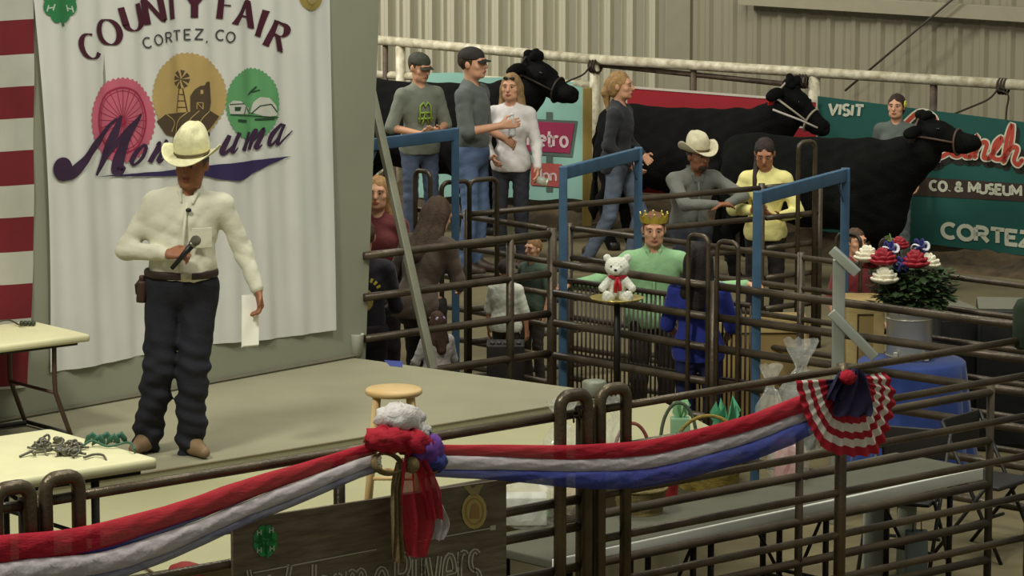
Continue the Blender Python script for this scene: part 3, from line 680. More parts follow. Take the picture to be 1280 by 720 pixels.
obj('sheet',cloth_banner(retP,[(520,88),(742,106),(740,250),(520,246)],M('turquoise_vinyl',(150,192,178),.5,var=.15,scale=1.2,rgb2=(128,170,156)),wob=lambda u,v,x,y:(x,y+1.5*math.sin(u*20))),MC['turquoise_vinyl'],rt,True,True)
b=BM(); poly(b,retP,[(652,148),(722,151),(721,197),(652,192)],.006); poly(b,retP,[(683,140),(691,140),(691,240),(683,240)],.005); obj('panel_shadow',b,M('print_greygreen',(84,98,88),.7),rt,True,True)
b=BM(); poly(b,retP,[(655,151),(719,154),(718,192),(655,188)],.010); obj('sign_panel',b,M('print_magenta',(150,44,78),.6),rt,True,True)
b=BM(); poly(b,retP,[(664,203),(703,205),(703,234),(664,231)],.010); obj('sign_panel',b,M('print_salmon',(176,84,78),.6),rt,True,True)
b=BM(); text(b,retP,'Retro',661,181,(17,.8),(0,-19),3.4,gap=.12,off=.014); obj('lettering',b,M('print_pink',(214,188,186),.6),rt,True,True)
b=BM(); text(b,retP,'Inn',676,225,(13,.6),(0,-14),2.4,gap=.16,off=.014); obj('lettering',b,M('print_pink',(214,188,186),.6),rt,True,True)
# tan post beside it
p0=retP(746,254,.16); p1=retP(746,108,.16); b=BM(); box(b,((p0.x),(p0.y),p1.z/2),(.09,.06,p1.z),bev=.006); tag(center_obj(obj('wooden_post',b,M('tan_wood',(150,128,66),.8,var=.2,stretch=(1,1,.2)))),'tan wooden post at the right edge of the turquoise banner','post')
# ================================================================ STAGE BACKDROP
def fold(u,z): return .020+.010*math.sin(u*9.5+z*1.1)+.007*math.sin(u*21+1.3-z*.8)+.004*math.sin(u*43+z*2)
bP=Plane(W(0,528,z=ZS),W(440,447,z=ZS),fold)
ban=thing('fabric_banner','large white fabric banner reading COUNTY FAIR hung behind the announcer','banner',wallP(230,440,.03))
def wobb(u,v,x,y): return (x+ (7*math.sin(v*3)*(1-u)**3), y+v**8*(2.0*math.sin(u*9+.5)-3*math.sin(u*3.1)))
sheet=cloth_banner(bP,[(37,-30),(411,-30),(415,412),(60,464)],None,0,150,60,wobb)
obj('sheet',sheet,M('banner_fabric',(214,212,204),.85,var=.03,scale=2,bump=.1,bscale=200,sheen=.1),ban,True,True)
maroon=M('ink_maroon',(72,26,40),.7); navy=M('ink_navy',(52,42,84),.7); grey=M('ink_grey',(66,66,66),.7); cocoa=M('ink_brown',(84,68,50),.75)
b=BM()
def arcletter(ch,cx,cy,h,ang,w):
    ca,sa=math.cos(ang),math.sin(ang); wd=G[ch][0]*w; uv=(w*ca,w*sa); vv=(h*sa,-h*ca); x=cx-uv[0]*G[ch][0]/2-vv[0]/2; y=cy-uv[1]*G[ch][0]/2-vv[1]/2
    glyph(b,bP,ch,x,y,uv,vv,3,off=.006,cal=(1.5,7.6),serif=.13,step=1.5)
for ch,cx,cy,a in (('C',109,58,-.42),('O',134,40,-.36),('U',161,22,-.26),('N',188,12,-.18),('T',212,7,-.08),('Y',240,5,0.0),('F',280,7,.10),('A',304,16,.22),('I',325,29,.30),('R',345,45,.40)):
    arcletter(ch,cx,cy,32,a,30)
obj('fair_lettering',b,maroon,ban,True,True)
b=BM()
for ch,cx,cy,a in (('C',180,53,-.22),('O',194,49.5,-.15),('R',207.5,46.5,-.1),('T',220,44.5,-.06),('E',232.5,43,-.03),('Z',245,42.5,0),(',',254,45,0),('C',271,43.5,.07),('O',283.5,46,.12)):
    ca,sa=math.cos(a),math.sin(a); uv=(13.0*ca,13.0*sa); vv=(12.5*sa,-12.5*ca); glyph(b,bP,ch,cx-uv[0]*G[ch][0]/2-vv[0]/2,cy-uv[1]*G[ch][0]/2-vv[1]/2,uv,vv,1.8,off=.006,step=1.5)
    if ch in ',O' and cx>253: obj('town_lettering',b,grey,ban,True,True); b=BM()
b.free()
b=BM(); disc(b,bP,150,150,38.5,53,.004,240,8,scallop=.022,nsc=44); obj('pink_seal',b,M('ink_pink',(196,98,118),.75),ban,True,True)
b=BM(); disc(b,bP,232,120,46,54,.0045,240,8,scallop=.018,nsc=48); obj('gold_seal',b,M('ink_gold',(186,158,100),.75),ban,True,True)
b=BM(); disc(b,bP,312,130,34.5,45,.0040,240,8,scallop=.02,nsc=44); obj('green_seal',b,M('ink_green',(98,158,104),.75),ban,True,True)
b=BM(); ribbon(b,bP,arc(150,150,29,41,0,360,60),2.2,.006)
ribbon(b,bP,arc(150,150,26,37,0,360,60),.8,.006)
for i in range(24): a=2*PI*i/24; ribbon(b,bP,[(150,151),(150+28*math.cos(a),150+40*math.sin(a))],.7,.006)
disc(b,bP,150,151,2.6,3.4,.007,12,1); obj('ferris_wheel_print',b,M('ink_rose',(160,44,72),.75),ban,True,True)
b=BM()
poly(b,bP,[(190,151),(203,142),(232,140),(256,136),(271,145),(262,158),(250,168),(222,172),(203,168)],.006)
for i in range(8): a=2*PI*i/8+.2; poly(b,bP,[(225,99),(225+10*math.cos(a-.26),99+12*math.sin(a-.26)),(225+10*math.cos(a+.26),99+12*math.sin(a+.26))],.006,step=1.5)
ribbon(b,bP,[(223,110),(219,140)],1.4,.006); ribbon(b,bP,[(227,110),(232,140)],1.4,.006)
for y,d in ((118,3),(126,4.2),(134,5.6)): ribbon(b,bP,[(225-d*.9,y),(225+d,y)],1.2,.006)
poly(b,bP,[(235,141),(235,120),(240,112),(247,107),(253,106),(254,101),(258,102),(259,115),(260,128),(259,138)],.006,step=2); obj('farm_print',b,cocoa,ban,True,True)
b=BM()
for s in ([(203,142),(214,152),(210,164)],[(232,140),(220,152),(216,168)],[(246,138),(234,150),(230,168)],[(258,138),(248,150),(244,166)]): ribbon(b,bP,cat_rom(s,5),1.1,.008)
ribbon(b,bP,[(243,136),(243,128),(250,128),(250,136)],1,.008); ribbon(b,bP,[(243,128),(250,136)],.8,.008); poly(b,bP,[(247,112),(250,112),(250,117),(247,117)],.008,step=1); obj('farm_highlights',b,MC['ink_gold'],ban,True,True)
b=BM()
for q in ([(280,130),(286,125),(296,126),(300,130),(308,134),(308,142),(282,142)],[(311,140),(314,128),(322,121),(334,122),(342,132),(344,144),(330,146)]): poly(b,bP,q,.006,step=2)
obj('cliff_print',b,M('ink_white',(196,196,184),.75),ban,True,True)
b=BM()
poly(b,bP,[(288,133),(296,133),(295,138),(288,138)],.008,step=1.5); ribbon(b,bP,[(312,142),(322,132),(336,130),(343,140)],1.3,.008); ribbon(b,bP,[(300,142),(304,132),(309,142)],1.2,.008); ribbon(b,bP,[(308,118),(318,108)],2,.008); ribbon(b,bP,[(312,115),(322,112)],1.3,.008)
ribbon(b,bP,[(292,150),(304,151)],3.2,.008); ribbon(b,bP,[(316,149),(340,148)],2.4,.008); ribbon(b,bP,[(282,142.5),(345,146.5)],1.2,.008); ribbon(b,bP,[(281,130),(300,129)],1,.008); obj('cliff_details',b,M('ink_forest',(42,66,48),.75),ban,True,True)
# script word and swoosh
b=BM()
disc(b,bP,74,211,12.5,15,.010,30,3)
def sw(pts,ws,off=.010):
    P=cat_rom(pts,8); n=len(P); W_=[float(np.interp(i/(n-1),np.linspace(0,1,len(ws)),ws)) for i in range(n)]; ribbon(b,bP,P,W_,off)
sw([(68,218),(85,216),(98,203),(118,178),(143,147)],[14,15,10,9,2])
sw([(147,144),(140,168),(130,190),(117,219)],[3,9,8,3])
sw([(117,219),(132,196),(150,168),(172,142)],[2,4,6,2])
sw([(172,142),(156,168),(146,196),(144,214),(152,208)],[3,9,12,13,4])
def lc(ch,x,y,s=1.0,sl=-.17):
    X=lambda a,c:(x+(a+c*.38)*27*s, y+a*27*s*sl-c*27*s)
    if ch=='o': sw([X(.35,1),X(.05,.7),X(.0,.2),X(.22,0),X(.5,.35),X(.5,.8),X(.35,1)],[3,5.5,6,3,5,4,2])
    if ch=='n' : sw([X(0,.9),X(.12,.95),X(.08,.0)],[2,5,5.5]); sw([X(.08,.2),X(.38,.9),X(.5,.95),X(.42,.1),X(.55,0),X(.72,.2)],[2,3,5.5,5.5,3,1.5])
    if ch=='u': sw([X(0,.95),X(.0,.2),X(.15,0),X(.45,.5),X(.5,1)],[5,6,4,3,4]); sw([X(.5,1),X(.45,.15),X(.58,0),X(.72,.2)],[5,5.5,3,1.5])
    if ch=='m': sw([X(0,.95),X(.0,.0)],[4,5.5]); sw([X(.02,.2),X(.3,.95),X(.38,.8),X(.34,0)],[2,3.5,5,5.5]); sw([X(.36,.2),X(.66,.95),X(.75,.8),X(.7,.1),X(.82,0),X(.95,.15)],[2,3.5,5,5.5,3,1.5])
    if ch=='t': sw([X(.2,1.5),X(.05,.3),X(.15,0),X(.4,.2)],[5,5.5,3,1.5]); sw([X(-.05,1),X(.4,1)],[2,2])
    if ch=='e': sw([X(.05,.45),X(.4,.6),X(.35,.95),X(.1,.8),X(.02,.25),X(.2,0),X(.5,.25)],[2,3,3.5,5,5.5,3,1.5])
    if ch=='z': sw([X(0,.9),X(.45,.95),X(.0,.05),X(.45,0),X(.3,-.4)],[4,3,3,5,2])
    if ch=='a': sw([X(.5,.9),X(.3,1),X(.03,.6),X(.05,.1),X(.25,.05),X(.5,.6)],[2,4,6,5,3,2]); sw([X(.52,1),X(.46,.15),X(.6,0),X(.85,.25),X(1.0,.6)],[4,5.5,3,2,1])
for ch,x,y in (('o',159,206),('n',181,203),('t',205,197),('e',219,195),('z',237,193),('u',272,192),('m',299,188),('a',331,182)): lc(ch,x,y,.92)
obj('script_lettering',b,M('ink_plum',(58,36,62),.7),ban,True,True)
b=BM(); poly(b,bP,[(118,220.5),(200,213),(262,206),(330,198),(361,195),(330,207),(308,219),(296,226),(272,224),(250,219),(200,219.5)],.009); obj('swoosh',b,navy,ban,True,True)
b=BM()
def clover(pl,bm,cx,cy,s,off=.006,sy=1.15):
    for a in (45,135,225,315):
        r=math.radians(a); ux,uy=math.cos(r),math.sin(r)
        for t in (-.42,.42):
            px,py=cx+s*(ux*.62-uy*t*.62),cy+s*sy*(uy*.62+ux*t*.62); disc(bm,pl,px,py,s*.40,s*.46*sy,off,20,3,ang=0)
        disc(bm,pl,cx+s*ux*.36,cy+s*sy*uy*.36,s*.36,s*.36*sy,off,16,2)
    ribbon(bm,pl,cat_rom([(cx,cy),(cx+s*.08,cy+s*1.0),(cx+s*.22,cy+s*1.45)],4),s*.16,off)
clover(bP,b,71,2,21); obj('clover_emblem',b,M('ink_clover',(48,122,72),.75),ban,True,True)
b=BM()
for cx,cy in ((57,-9),(85,-9),(57,10),(85,10)):
    glyph(b,bP,'H',cx-3.5,cy+4,(10,-2*(1 if cx<70 else -1)),(2*(1 if cx<70 else -1),-8),1.7,off=.0085)
obj('clover_letters',b,M('ink_pale',(176,196,170),.75),ban,True,True)
b=BM(); disc(b,bP,385,-4,15.5,17,.006,40,4); obj('gold_emblem',b,M('ink_olivegold',(150,132,68),.75),ban,True,True)
b=BM(); disc(b,bP,385,-4,8,9,.008,20,2); obj('emblem_centre',b,M('ink_tan',(170,150,100),.75),ban,True,True)
# flag on the wall at the left edge
fP=Plane(W(0,528,z=ZS),W(440,447,z=ZS),lambda u,z:.018+.010*math.sin(u*13+z*.5)+.004*math.sin(z*9+u*5))
flag=thing('flag','striped red and white flag hanging at the left edge of the wall','flag',wallP(0,480,.02))
bm=BM(); nu,nv=40,170; g=[]
for j in range(nv+1):
    for i in range(nu+1):
        u=i/nu; v=j/nv; y=-40+524*v; xr=41 if y<330 else 41-9*((y-330)/150); x=-90+(xr+90)*u; g.append(bm.verts.new(fP(x,y-(x-20)*.05+8*math.sin(max(0,y-350)/90)*(1-u)*.5,0)))
for j in range(nv):
    for i in range(nu):
        k=j*(nu+1)+i; f=bm.faces.new((g[k],g[k+nu+1],g[k+nu+2],g[k+1])); y=-40+524*(j+.5)/nv; ph=((y-24)/82.6)%1; f.material_index=0 if ph<.515 else 1
obj('cloth',bm,[M('flag_red',(116,32,38),.85,var=.05),M('flag_white',(188,186,172),.85,var=.03)],flag,True,True)
# ================================================================ LOWER PLATFORM, TABLES
ZP=.745
platm=M('cream_board',(166,161,124),.7,var=.04,scale=2)
q=[W(-80,618+18,z=ZP),W(700,512,z=ZP),W(830,503,z=ZP),W(893,536,z=ZP),W(874,560,z=ZP),W(640,640,z=ZP),W(-80,760,z=ZP)]
plat=thing('low_platform','cream boarded lower platform in front of the stage edge','platform',(q[3].x,q[3].y,0))
b=BM(); prism(b,q,ZP-.05,ZP); obj('boards',b,platm,plat,False,True)
b=BM(); prism(b,inset(q,.12),0,ZP-.051); obj('skirt',b,M('cream_skirt',(150,142,112),.9),plat,False,True)
# long gift table with pale edge
ZT=.75
fA=W(690,700,z=ZT); fB=W(1226,585,z=ZT); gu=(fB-fA).normalized(); gn=Vector((-gu.y,gu.x,0)); gn=gn if gn.y>0 else -gn
D_=.62
gt=thing('folding_table','long grey folding table with pale edge holding the gift baskets','table',(fA.x,fA.y,0))
b=BM(); cpt=(fA+fB)/2+gn*D_/2; an=Euler((0,0,math.atan2(gu.y,gu.x))).to_matrix()
box(b,cpt-Vector((0,0,.026)),((fB-fA).length,D_,.05),an,.010); obj('tabletop',b,M('grey_tabletop',(84,83,68),.75,var=.05),gt,True,True)
b=BM(); box(b,(fA+fB)/2-gn*.008-Vector((0,0,.03)),((fB-fA).length,.02,.068),an,.006); obj('edge_band',b,M('pale_edge',(232,232,220),.45),gt,True,True)
dm=M('black_steel',(38,34,30),.5,var=.1)
for f in (.06,.33,.37,.64,.68,.95):
    for s in (.08,.54):
        p=fA+gu*(fB-fA).length*f+gn*s; b=BM(); tube(b,[Vector((p.x,p.y,0)),Vector((p.x,p.y,ZT-.05))],.017,8); obj('leg',b,dm,gt,True,True)
for f in (.06,.33,.37,.64,.68,.95):
    p=fA+gu*(fB-fA).length*f; b=BM(); tube(b,[p+gn*.08-Vector((0,0,.5)),p+gn*.54-Vector((0,0,.5))],.012,8); tube(b,[p+gn*.4-Vector((0,0,.5)),p+gn*.4+gu*.3*(1 if f in(.06,.37,.68) else -1)-Vector((0,0,.05))],.010,8); obj('leg_brace',b,dm,gt,True,True)
# clerk's table near left (stands on the platform)
ZC=1.49
c1=W(197,572,z=ZC); c2=W(62,535,z=ZC); eu=(c2-c1); eu.z=0; dep=eu.length; eu.normalize(); ev=Vector((eu.y,-eu.x,0)); ev=ev if ev.x<0 else -ev
ct=thing('folding_table','cream plastic folding table nearest the camera at left','table',(c1.x,c1.y,ZP))
TL=1.9
b=BM(); rt_=Euler((0,0,math.atan2(ev.y,ev.x))).to_matrix(); box(b,c1+eu*dep/2+ev*TL/2-Vector((0,0,.028)),(TL,dep,.055),rt_,.022); obj('tabletop',b,M('cream_plastic',(222,216,172),.5,var=.03),ct,True,True)
b=BM(); box(b,c1+eu*dep/2+ev*TL/2-Vector((0,0,.068)),(TL-.12,dep-.10,.025),rt_,.004); obj('under_frame',b,dm,ct,True,True)
for k in (.30,TL-.3):
    p0=c1+ev*k+eu*.07-Vector((0,0,.07)); p1=c1+ev*k+eu*(dep-.07)-Vector((0,0,.07))
    for p in (p0,p1): b=BM(); tube(b,[p,Vector((p.x,p.y,ZP))],.020,10); obj('leg',b,dm,ct,True,True)
    b=BM(); tube(b,[Vector((p0.x,p0.y,ZP+.12)),Vector((p1.x,p1.y,ZP+.12))],.012,8); tube(b,[p0.lerp(p1,.5)-Vector((0,0,.28)),p0.lerp(p1,.5)+ev*(.35 if k<1 else -.35)],.011,8); tube(b,[p0-Vector((0,0,.28)),p1-Vector((0,0,.28))],.011,8); obj('leg_brace',b,dm,ct,True,True)
# lead clips piled on it (green and grey)
def trinket(cx,cy,rx,ry,n,m,lab,seed):
    r=random.Random(seed); c=W(cx,cy,z=ZC); b=BM()
    for i in range(n):
        a=W(cx+r.uniform(-rx,rx),cy+r.uniform(-ry,ry),z=ZC)+Vector((0,0,.012)); d=Vector((r.uniform(-1,1),r.uniform(-1,1),r.uniform(-.1,.5))).normalized()*.05
        tube(b,cat_rom([a-d,a+Vector((r.uniform(-.02,.02),r.uniform(-.02,.02),r.uniform(.0,.035))),a+d*Vector((1,1,0)).length*.4,a+Vector((d.y,-d.x,0))],4),.006,6)
        if i%2==0: ball(b,a+Vector((0,0,.012)),(.020,.014,.014),8,6)
    return tag(center_obj(obj('cable_coil' if 'cord' in lab else 'wire_trinket',b,m)),lab,'cable')
trinket(68,563,34,8,26,M('grey_wire',(96,92,78),.4,metal=.3),'tangled grey cord lying on the near cream table',3)
def leafy(cx,cy):
    b=BM(); r=random.Random(8)
    for i in range(5):
        a=W(cx-16+i*9,cy+r.uniform(-2,2),z=ZC); 
        tube(b,[a+Vector((-.03,0,.004)),a+Vector((-.012,0,.03)),a+Vector((.006,0,.045)),a+Vector((.022,0,.02)),a+Vector((.03,0,.006))],[.004,.014,.017,.014,.005],8,flat=.6)
    tube(b,cat_rom([W(100,560,z=ZC+.01),W(115,551,z=ZC+.03),W(135,558,z=ZC+.01),W(160,553,z=ZC+.03),W(168,562,z=ZC+.02),W(168,572,z=ZC-.04)],6),.006,6)
    return b
tag(center_obj(obj('green_clips',leafy(130,556),M('green_clip',(52,96,74),.4))),'row of green clips lying on the near cream table','clip')
b=BM(); tube(b,cat_rom([W(105,572,z=ZC+.012),W(118,568,z=ZC+.012),W(130,570,z=ZC+.012),W(132,582,z=ZC-.02),W(112,580,z=ZC-.03),W(112,598,z=ZC-.12)],6),.006,6); tag(center_obj(obj('cord',b,MC['grey_wire'])),'loose cord hanging over the near table edge','cable')
# back table at left on the stage
ZB=1.40; c0_=W(113,417,z=ZB); TB=1.5; dw=.62
bt=thing('folding_table','cream folding table standing on the stage by the flag','table',(c0_.x,c0_.y,ZS))
b=BM(); box(b,c0_+ev*TB/2+eu*dw/2-Vector((0,0,.025)),(TB,dw,.045),rt_,.018); obj('tabletop',b,MC['cream_plastic'],bt,True,True)
b=BM(); box(b,c0_+ev*TB/2+eu*dw/2-Vector((0,0,.056)),(TB-.12,dw-.08,.02),rt_,.004); obj('under_frame',b,dm,bt,True,True)
brn=M('brown_steel',(84,62,50),.5)
for kx in (.20,TB-.25):
    for s in (.07,dw-.07):
        p=c0_+ev*kx+eu*s-Vector((0,0,.05)); g_=Vector((p.x,p.y,ZS+.012))
        b=BM(); tube(b,cat_rom([p,p.lerp(g_,.45),p.lerp(g_,.6)-ev*.02,g_-ev*.10*(1 if kx<1 else -1)],5),.014,10); obj('leg',b,brn,bt,True,True)
    p=c0_+ev*(kx-.10*(1 if kx<1 else -1)); b=BM(); tube(b,[Vector((p.x,p.y,ZS+.02))+eu*.07,Vector((p.x,p.y,ZS+.02))+eu*(dw-.07)],.013,8); obj('foot_bar',b,dm,bt,True,True)
    p=c0_+ev*kx+eu*.07-Vector((0,0,.33)); b=BM(); tube(b,[p,p+eu*(dw-.14)],.010,8); obj('leg_brace',b,brn,bt,True,True)
p=c0_+ev*.12+eu*(dw-.1); b=BM(); tube(b,[Vector((p.x,p.y,ZS+.02)),Vector((p.x,p.y,ZS+.02))+ev*1.1],.014,8); obj('floor_bar',b,dm,bt,True,True)
b=BM(); c=W(34,407,z=ZB); 
for i in range(4): ball(b,c+Vector((-.03+.022*i,0,.014)),(.015,.02,.016),8,6)
tube(b,cat_rom([W(-10,404,z=ZB+.01),W(10,400,z=ZB+.02),W(22,405,z=ZB+.01),W(30,407,z=ZB+.012)],5),.005,6); tag(center_obj(obj('microphone_pack',b,M('dark_green_plastic',(62,66,50),.35))),'small dark device with a cord on the table by the flag','device')
# stool
stool_c=W(493,662,z=ZP); st=thing('stool','round wooden stool standing behind the red bow','stool',stool_c)
wood=M('pine',(214,186,132),.5,var=.15,scale=3,stretch=(1,1,.25),rgb2=(190,154,100))
zt=.74
b=BM(); lathe(b,[(.0,zt-.034),(.136,zt-.034),(.146,zt-.026),(.147,zt-.010),(.138,zt-.001),(0,zt)],(0,0,0),40); obj('seat',b,wood,st)
for a in (40,140,220,320):
    c,s=math.cos(math.radians(a)),math.sin(math.radians(a)); b=BM(); tube(b,[(c*.11,s*.11,zt-.03),(c*.19,s*.19,.0)],[.021,.019],10); obj('leg',b,wood,st)
for z,r in ((.25,.16),(.45,.137)):
    for a in (40,140,220,320):
        q2={40:140,140:220,220:320,320:40}[a]; P=[(r*1.0*math.cos(math.radians(x)),r*math.sin(math.radians(x)),z+(.04 if a in(40,220) else 0)) for x in (a,q2)]; b=BM(); tube(b,P,.011,8); obj('rung',b,wood,st)
# cup, tape, pole on the stage
c=W(446,446,z=ZS); cu=thing('paper_cup','white paper cup standing on the stage corner','cup',c)
b=BM(); lathe(b,[(.0,0),(.034,0),(.046,.145),(.049,.15),(.045,.148),(.033,.008),(0,.008)],(0,0,0),24); obj('cup_body',b,M('white_paper',(208,206,192),.6),cu)
b=BM(); poly(b,lambda x,y,o: W(x,y,z=ZS+.001),[(480,450),(503,451.5),(503,459),(481,457)],0); tag(center_obj(obj('tape_strip',b,M('blue_tape',(64,74,140),.6))),'short strip of blue tape on the stage edge','tape')
pole=thing('metal_pole','leaning grey metal pole beside the stage corner','pole',W(541,462,Y=23.6)); 
b=BM(); p0=W(541,462,Y=23.35); p1=W(463,110,Y=23.9); dd=(p1-p0).normalized(); box(b,(p0+p1)/2,(.055,.04,(p1-p0).length),dd.to_track_quat('Z','Y').to_matrix(),.005); obj('bar',b,M('grey_steel',(140,138,118),.45,metal=.4,var=.1),pole,True,True)
# ================================================================ MIDDLE FENCES
brown=M('brown_pipe',(88,76,60),.38,metal=.35,var=.2,scale=6,rgb2=(60,50,38),bump=.15)
darkp=M('dark_pipe',(66,54,42),.45,metal=.2,var=.2,scale=6,rgb2=(44,34,26))
z1=1.45
a,b2=W(455,320,z=z1),W(690,292,z=z1)
panel('brown pipe fence panel beside the stage, between wall and corner post',a,b2,(0,.27,.54,.81,1.08,1.3),brown,rr=.026,posts=(1,),stiles=(.77,),pr=.034)
a,b2=W(523,262,z=1.22),W(684,286,z=1.22)
panel('brown fence panel running back left behind the stage-side panel',a,b2,(0,.235,.47,.70,.93,1.12),brown,rr=.022,posts=(),loops=((.0,1),),lr=.018,looph=.30)
a,b2=W(584,268,z=1.30),W(952,235,z=1.30)
f3=panel('long brown fence panel in front of the cowboy and the woman in yellow',a,b2,(0,.235,.47,.70,.94,1.2),brown,rr=.022,posts=(0,1),pr=.028,loops=((0,1),(0,-1)),looph=.25,loopw=.24,lr=.018)
a3,b3=W(958,234.5,z=1.30),W(1024,228,z=1.30)
panel('short brown fence section right of the woman in yellow',a3,b3,(0,.235,.47,.70,.94,1.2),brown,rr=.022,posts=(1,),pr=.03,loops=((.55,1),),looph=.33,lr=.018)
a,b2=W(712,285,z=1.28),W(1300,360,z=1.28)
panel('second row brown rails behind the corner pen fence',a,b2,(0,.21,.42,.64,.86,1.08),brown,rr=.02,posts=(0,.52,1),loops=((.60,1),(.69,1)),looph=.20,loopw=.2,lr=.014)
zf=1.30
a,b2=W(694,329,z=zf),W(892,358,z=zf)
panel('brown pen panel in front of the man in green with the crown',a,b2,(0,.20,.40,.62,.85,1.1),brown,rr=.026,posts=(1,),pr=.028,loops=((.985,-1),),looph=.32,loopw=.17,lr=.015)
a,b2=W(896,358,z=zf),W(1300,410,z=zf)
panel('brown pen panel running right past the silver bracket',a,b2,(0,.20,.40,.62,.85,1.1),brown,rr=.026,posts=(1,),pr=.03,loops=((0.01,1),),looph=.30,loopw=.17,lr=.015)
# barred sheep gate
g0,g1=W(706,350,z=1.14),W(938,382,z=1.14)
sg=thing('barred_gate','dark gate of thin vertical bars in front of the man in green','gate',(g0.x,g0.y,0))
b=BM(); tube(b,[g0,g1],.018,8); tube(b,[g0-Vector((0,0,1.05)),g1-Vector((0,0,1.05))],.018,8); tube(b,[g0-Vector((0,0,.5)),g1-Vector((0,0,.5))],.012,8); obj('frame',b,MC['dark_pipe'],sg,True,True)
nb=42
for i in range(nb+1):
    p=g0.lerp(g1,i/nb); b=BM(); tube(b,[Vector((p.x,p.y,.09)),p+Vector((0,0,.0))],.0075,6); obj('bar',b,MC['dark_pipe'],sg,True,True)
# blue frames
blue=M('blue_steel',(62,92,118),.5,var=.12,scale=8)
def bluegate(label,p,q,ztop,left=True,w=.028):
    """p: post top near, q: far top"""
    t=thing('blue_gate_frame',label,'gate',(p.x,p.y,0))
    for x,nm in ((p,'post'),(q,'post')):
        b=BM(); box(b,(x.x,x.y,x.z/2),(w*2,w*2,x.z),bev=.006); obj(nm,b,blue,t,True,True)
    b=BM(); d=(q-p); box(b,(p+q)/2-Vector((0,0,.045)),(d.length,.04,.085),d.to_track_quat('X','Z').to_matrix(),.006); obj('top_bar',b,blue,t,True,True)
    b=BM(); c=q-Vector((0,0,.09)); u=(p-q).normalized(); tube(b,cat_rom([c+u*.02-Vector((0,0,.14)),c+u*.07-Vector((0,0,.07)),c+u*.10],4),.007,6); obj('brace_rod',b,blue,t,True,True)
    return t
bluegate('blue steel gate frame left of the bottle-holding man',W(569,160,z=1.95),W(455,174,z=1.92),1.95)
bluegate('blue steel gate frame left of the cowboy',W(704,208,z=1.93),W(798,184,z=1.93),1.93)
bluegate('blue steel gate frame right of the woman in yellow',W(947,239,z=1.93),W(1057,210,z=1.93),1.93)
# silver bracket
sb=thing('aluminium_bracket','silver aluminium upright with two slanted arms by the bouquet','bracket',W(1049,455,Y=22.0)); al=M('aluminium',(176,180,168),.35,metal=.6,var=.05)
YB=22.0; 
b=BM(); p0=W(1049,324,Y=YB); box(b,(p0.x,p0.y,p0.z/2),(.075,.05,p0.z),bev=.006); obj('upright',b,al,sb,True,True)
for (x0,y0,x1,y1) in ((1040,312,1072,342),(1039,390,1094,447)):
    p,q=W(x0,y0,Y=YB-.06),W(x1,y1,Y=YB-.10); d=q-p; b=BM(); box(b,(p+q)/2,(d.length,.05,.055),d.to_track_quat('X','Z').to_matrix(),.005); obj('slanted_arm',b,al,sb,True,True)
# ================================================================ PROPS BEHIND THE FRONT FENCE
# speakers
def speaker(x0,x1,ytop,Y,h,label,rz,dpt=.5):
    c=W((x0+x1)/2,ytop,Y=Y); w_=(x1-x0)/F*Y*1.0; t=thing('loudspeaker',label,'speaker',(c.x,c.y+dpt/2,0),rz); h=c.z
    b=BM(); box(b,(0,0,h/2),(w_,dpt,h),bev=.015); obj('cabinet',b,M('speaker_black',(38,38,34),.6,var=.08),t)
    b=BM(); box(b,(0,-dpt/2-.006,h*.5),(w_*.88,.02,h*.90),bev=.006); obj('grille',b,M('grille_black',(24,23,22),.75,bump=.5,bscale=300),t)
    b=BM(); box(b,(0,0,h+.006),(w_*.98,dpt*.97,.012),bev=.004); obj('top_lid',b,M('speaker_top',(104,102,86),.6),t)
    return t
speaker(1160,1222,392,24.3,1.1,'black speaker cabinet behind the flower bucket',.25)
speaker(1227,1302,388,24.2,1.1,'black speaker cabinet at the right edge of the picture',-.1)
# wooden crates
crate=M('tan_plywood',(168,144,92),.8,var=.15,scale=2,rgb2=(140,116,70))
def cratef(x0,x1,yt,Y,label,dpt=.4,rz=0):
    c=W((x0+x1)/2,yt,Y=Y); w_=(x1-x0)/F*Y; t=thing('plywood_crate',label,'crate',(c.x,c.y+dpt/2,0),rz)
    b=BM(); box(b,(0,0,c.z/2),(w_,dpt,c.z),bev=.006); obj('box_body',b,crate,t)
    b=BM(); 
    for z in (.04,c.z-.04): box(b,(0,-dpt/2-.01,z),(w_,.02,.07),bev=.004)
    for x in (-w_/2+.035,w_/2-.035): box(b,(x,-dpt/2-.01,c.z/2),(.07,.021,c.z-.14),bev=.004)
    obj('battens',b,M('batten_wood',(188,164,108),.8,var=.15),t); return t
cratef(872,1012,402,24.6,'low tan plywood crate behind the pen rails')
cratef(1058,1106,378,23.6,'small tan plywood box behind the silver bracket')
# blue draped table, bucket, bouquet
bc=W(1140,449,z=.78)
dt=thing('draped_table','small table under a blue cloth holding the flower bucket','table',(bc.x,bc.y,0))
b=BM(); lathe(b,[(.02,0),(.03,.02),(.03,.72),(.27,.745),(.285,.765),(.0,.77)],(0,0,0),24); obj('pedestal',b,dm,dt)
b=BM(); n=96; rings=[]
for j,(r,z) in enumerate([(.0,.782),(.15,.782),(.285,.78),(.300,.765),(.305,.70),(.315,.55),(.33,.38),(.345,.22),(.36,.10)]):
    ring=[]
    for i in range(n):
        a=2*PI*i/n; k=max(0,(j-3)/5); rr=r*1.10*(1+k*.07*math.sin(a*13+math.sin(a*3)*1.5)+k*.03*math.sin(a*29)); ring.append(b.verts.new((rr*math.cos(a)*1.05,rr*math.sin(a),z-(.015*math.sin(a*5) if j==8 else 0))))
    rings.append(ring)
for A,B in zip(rings,rings[1:]):
    for i in range(n): b.faces.new((A[i],A[(i+1)%n],B[(i+1)%n],B[i]))
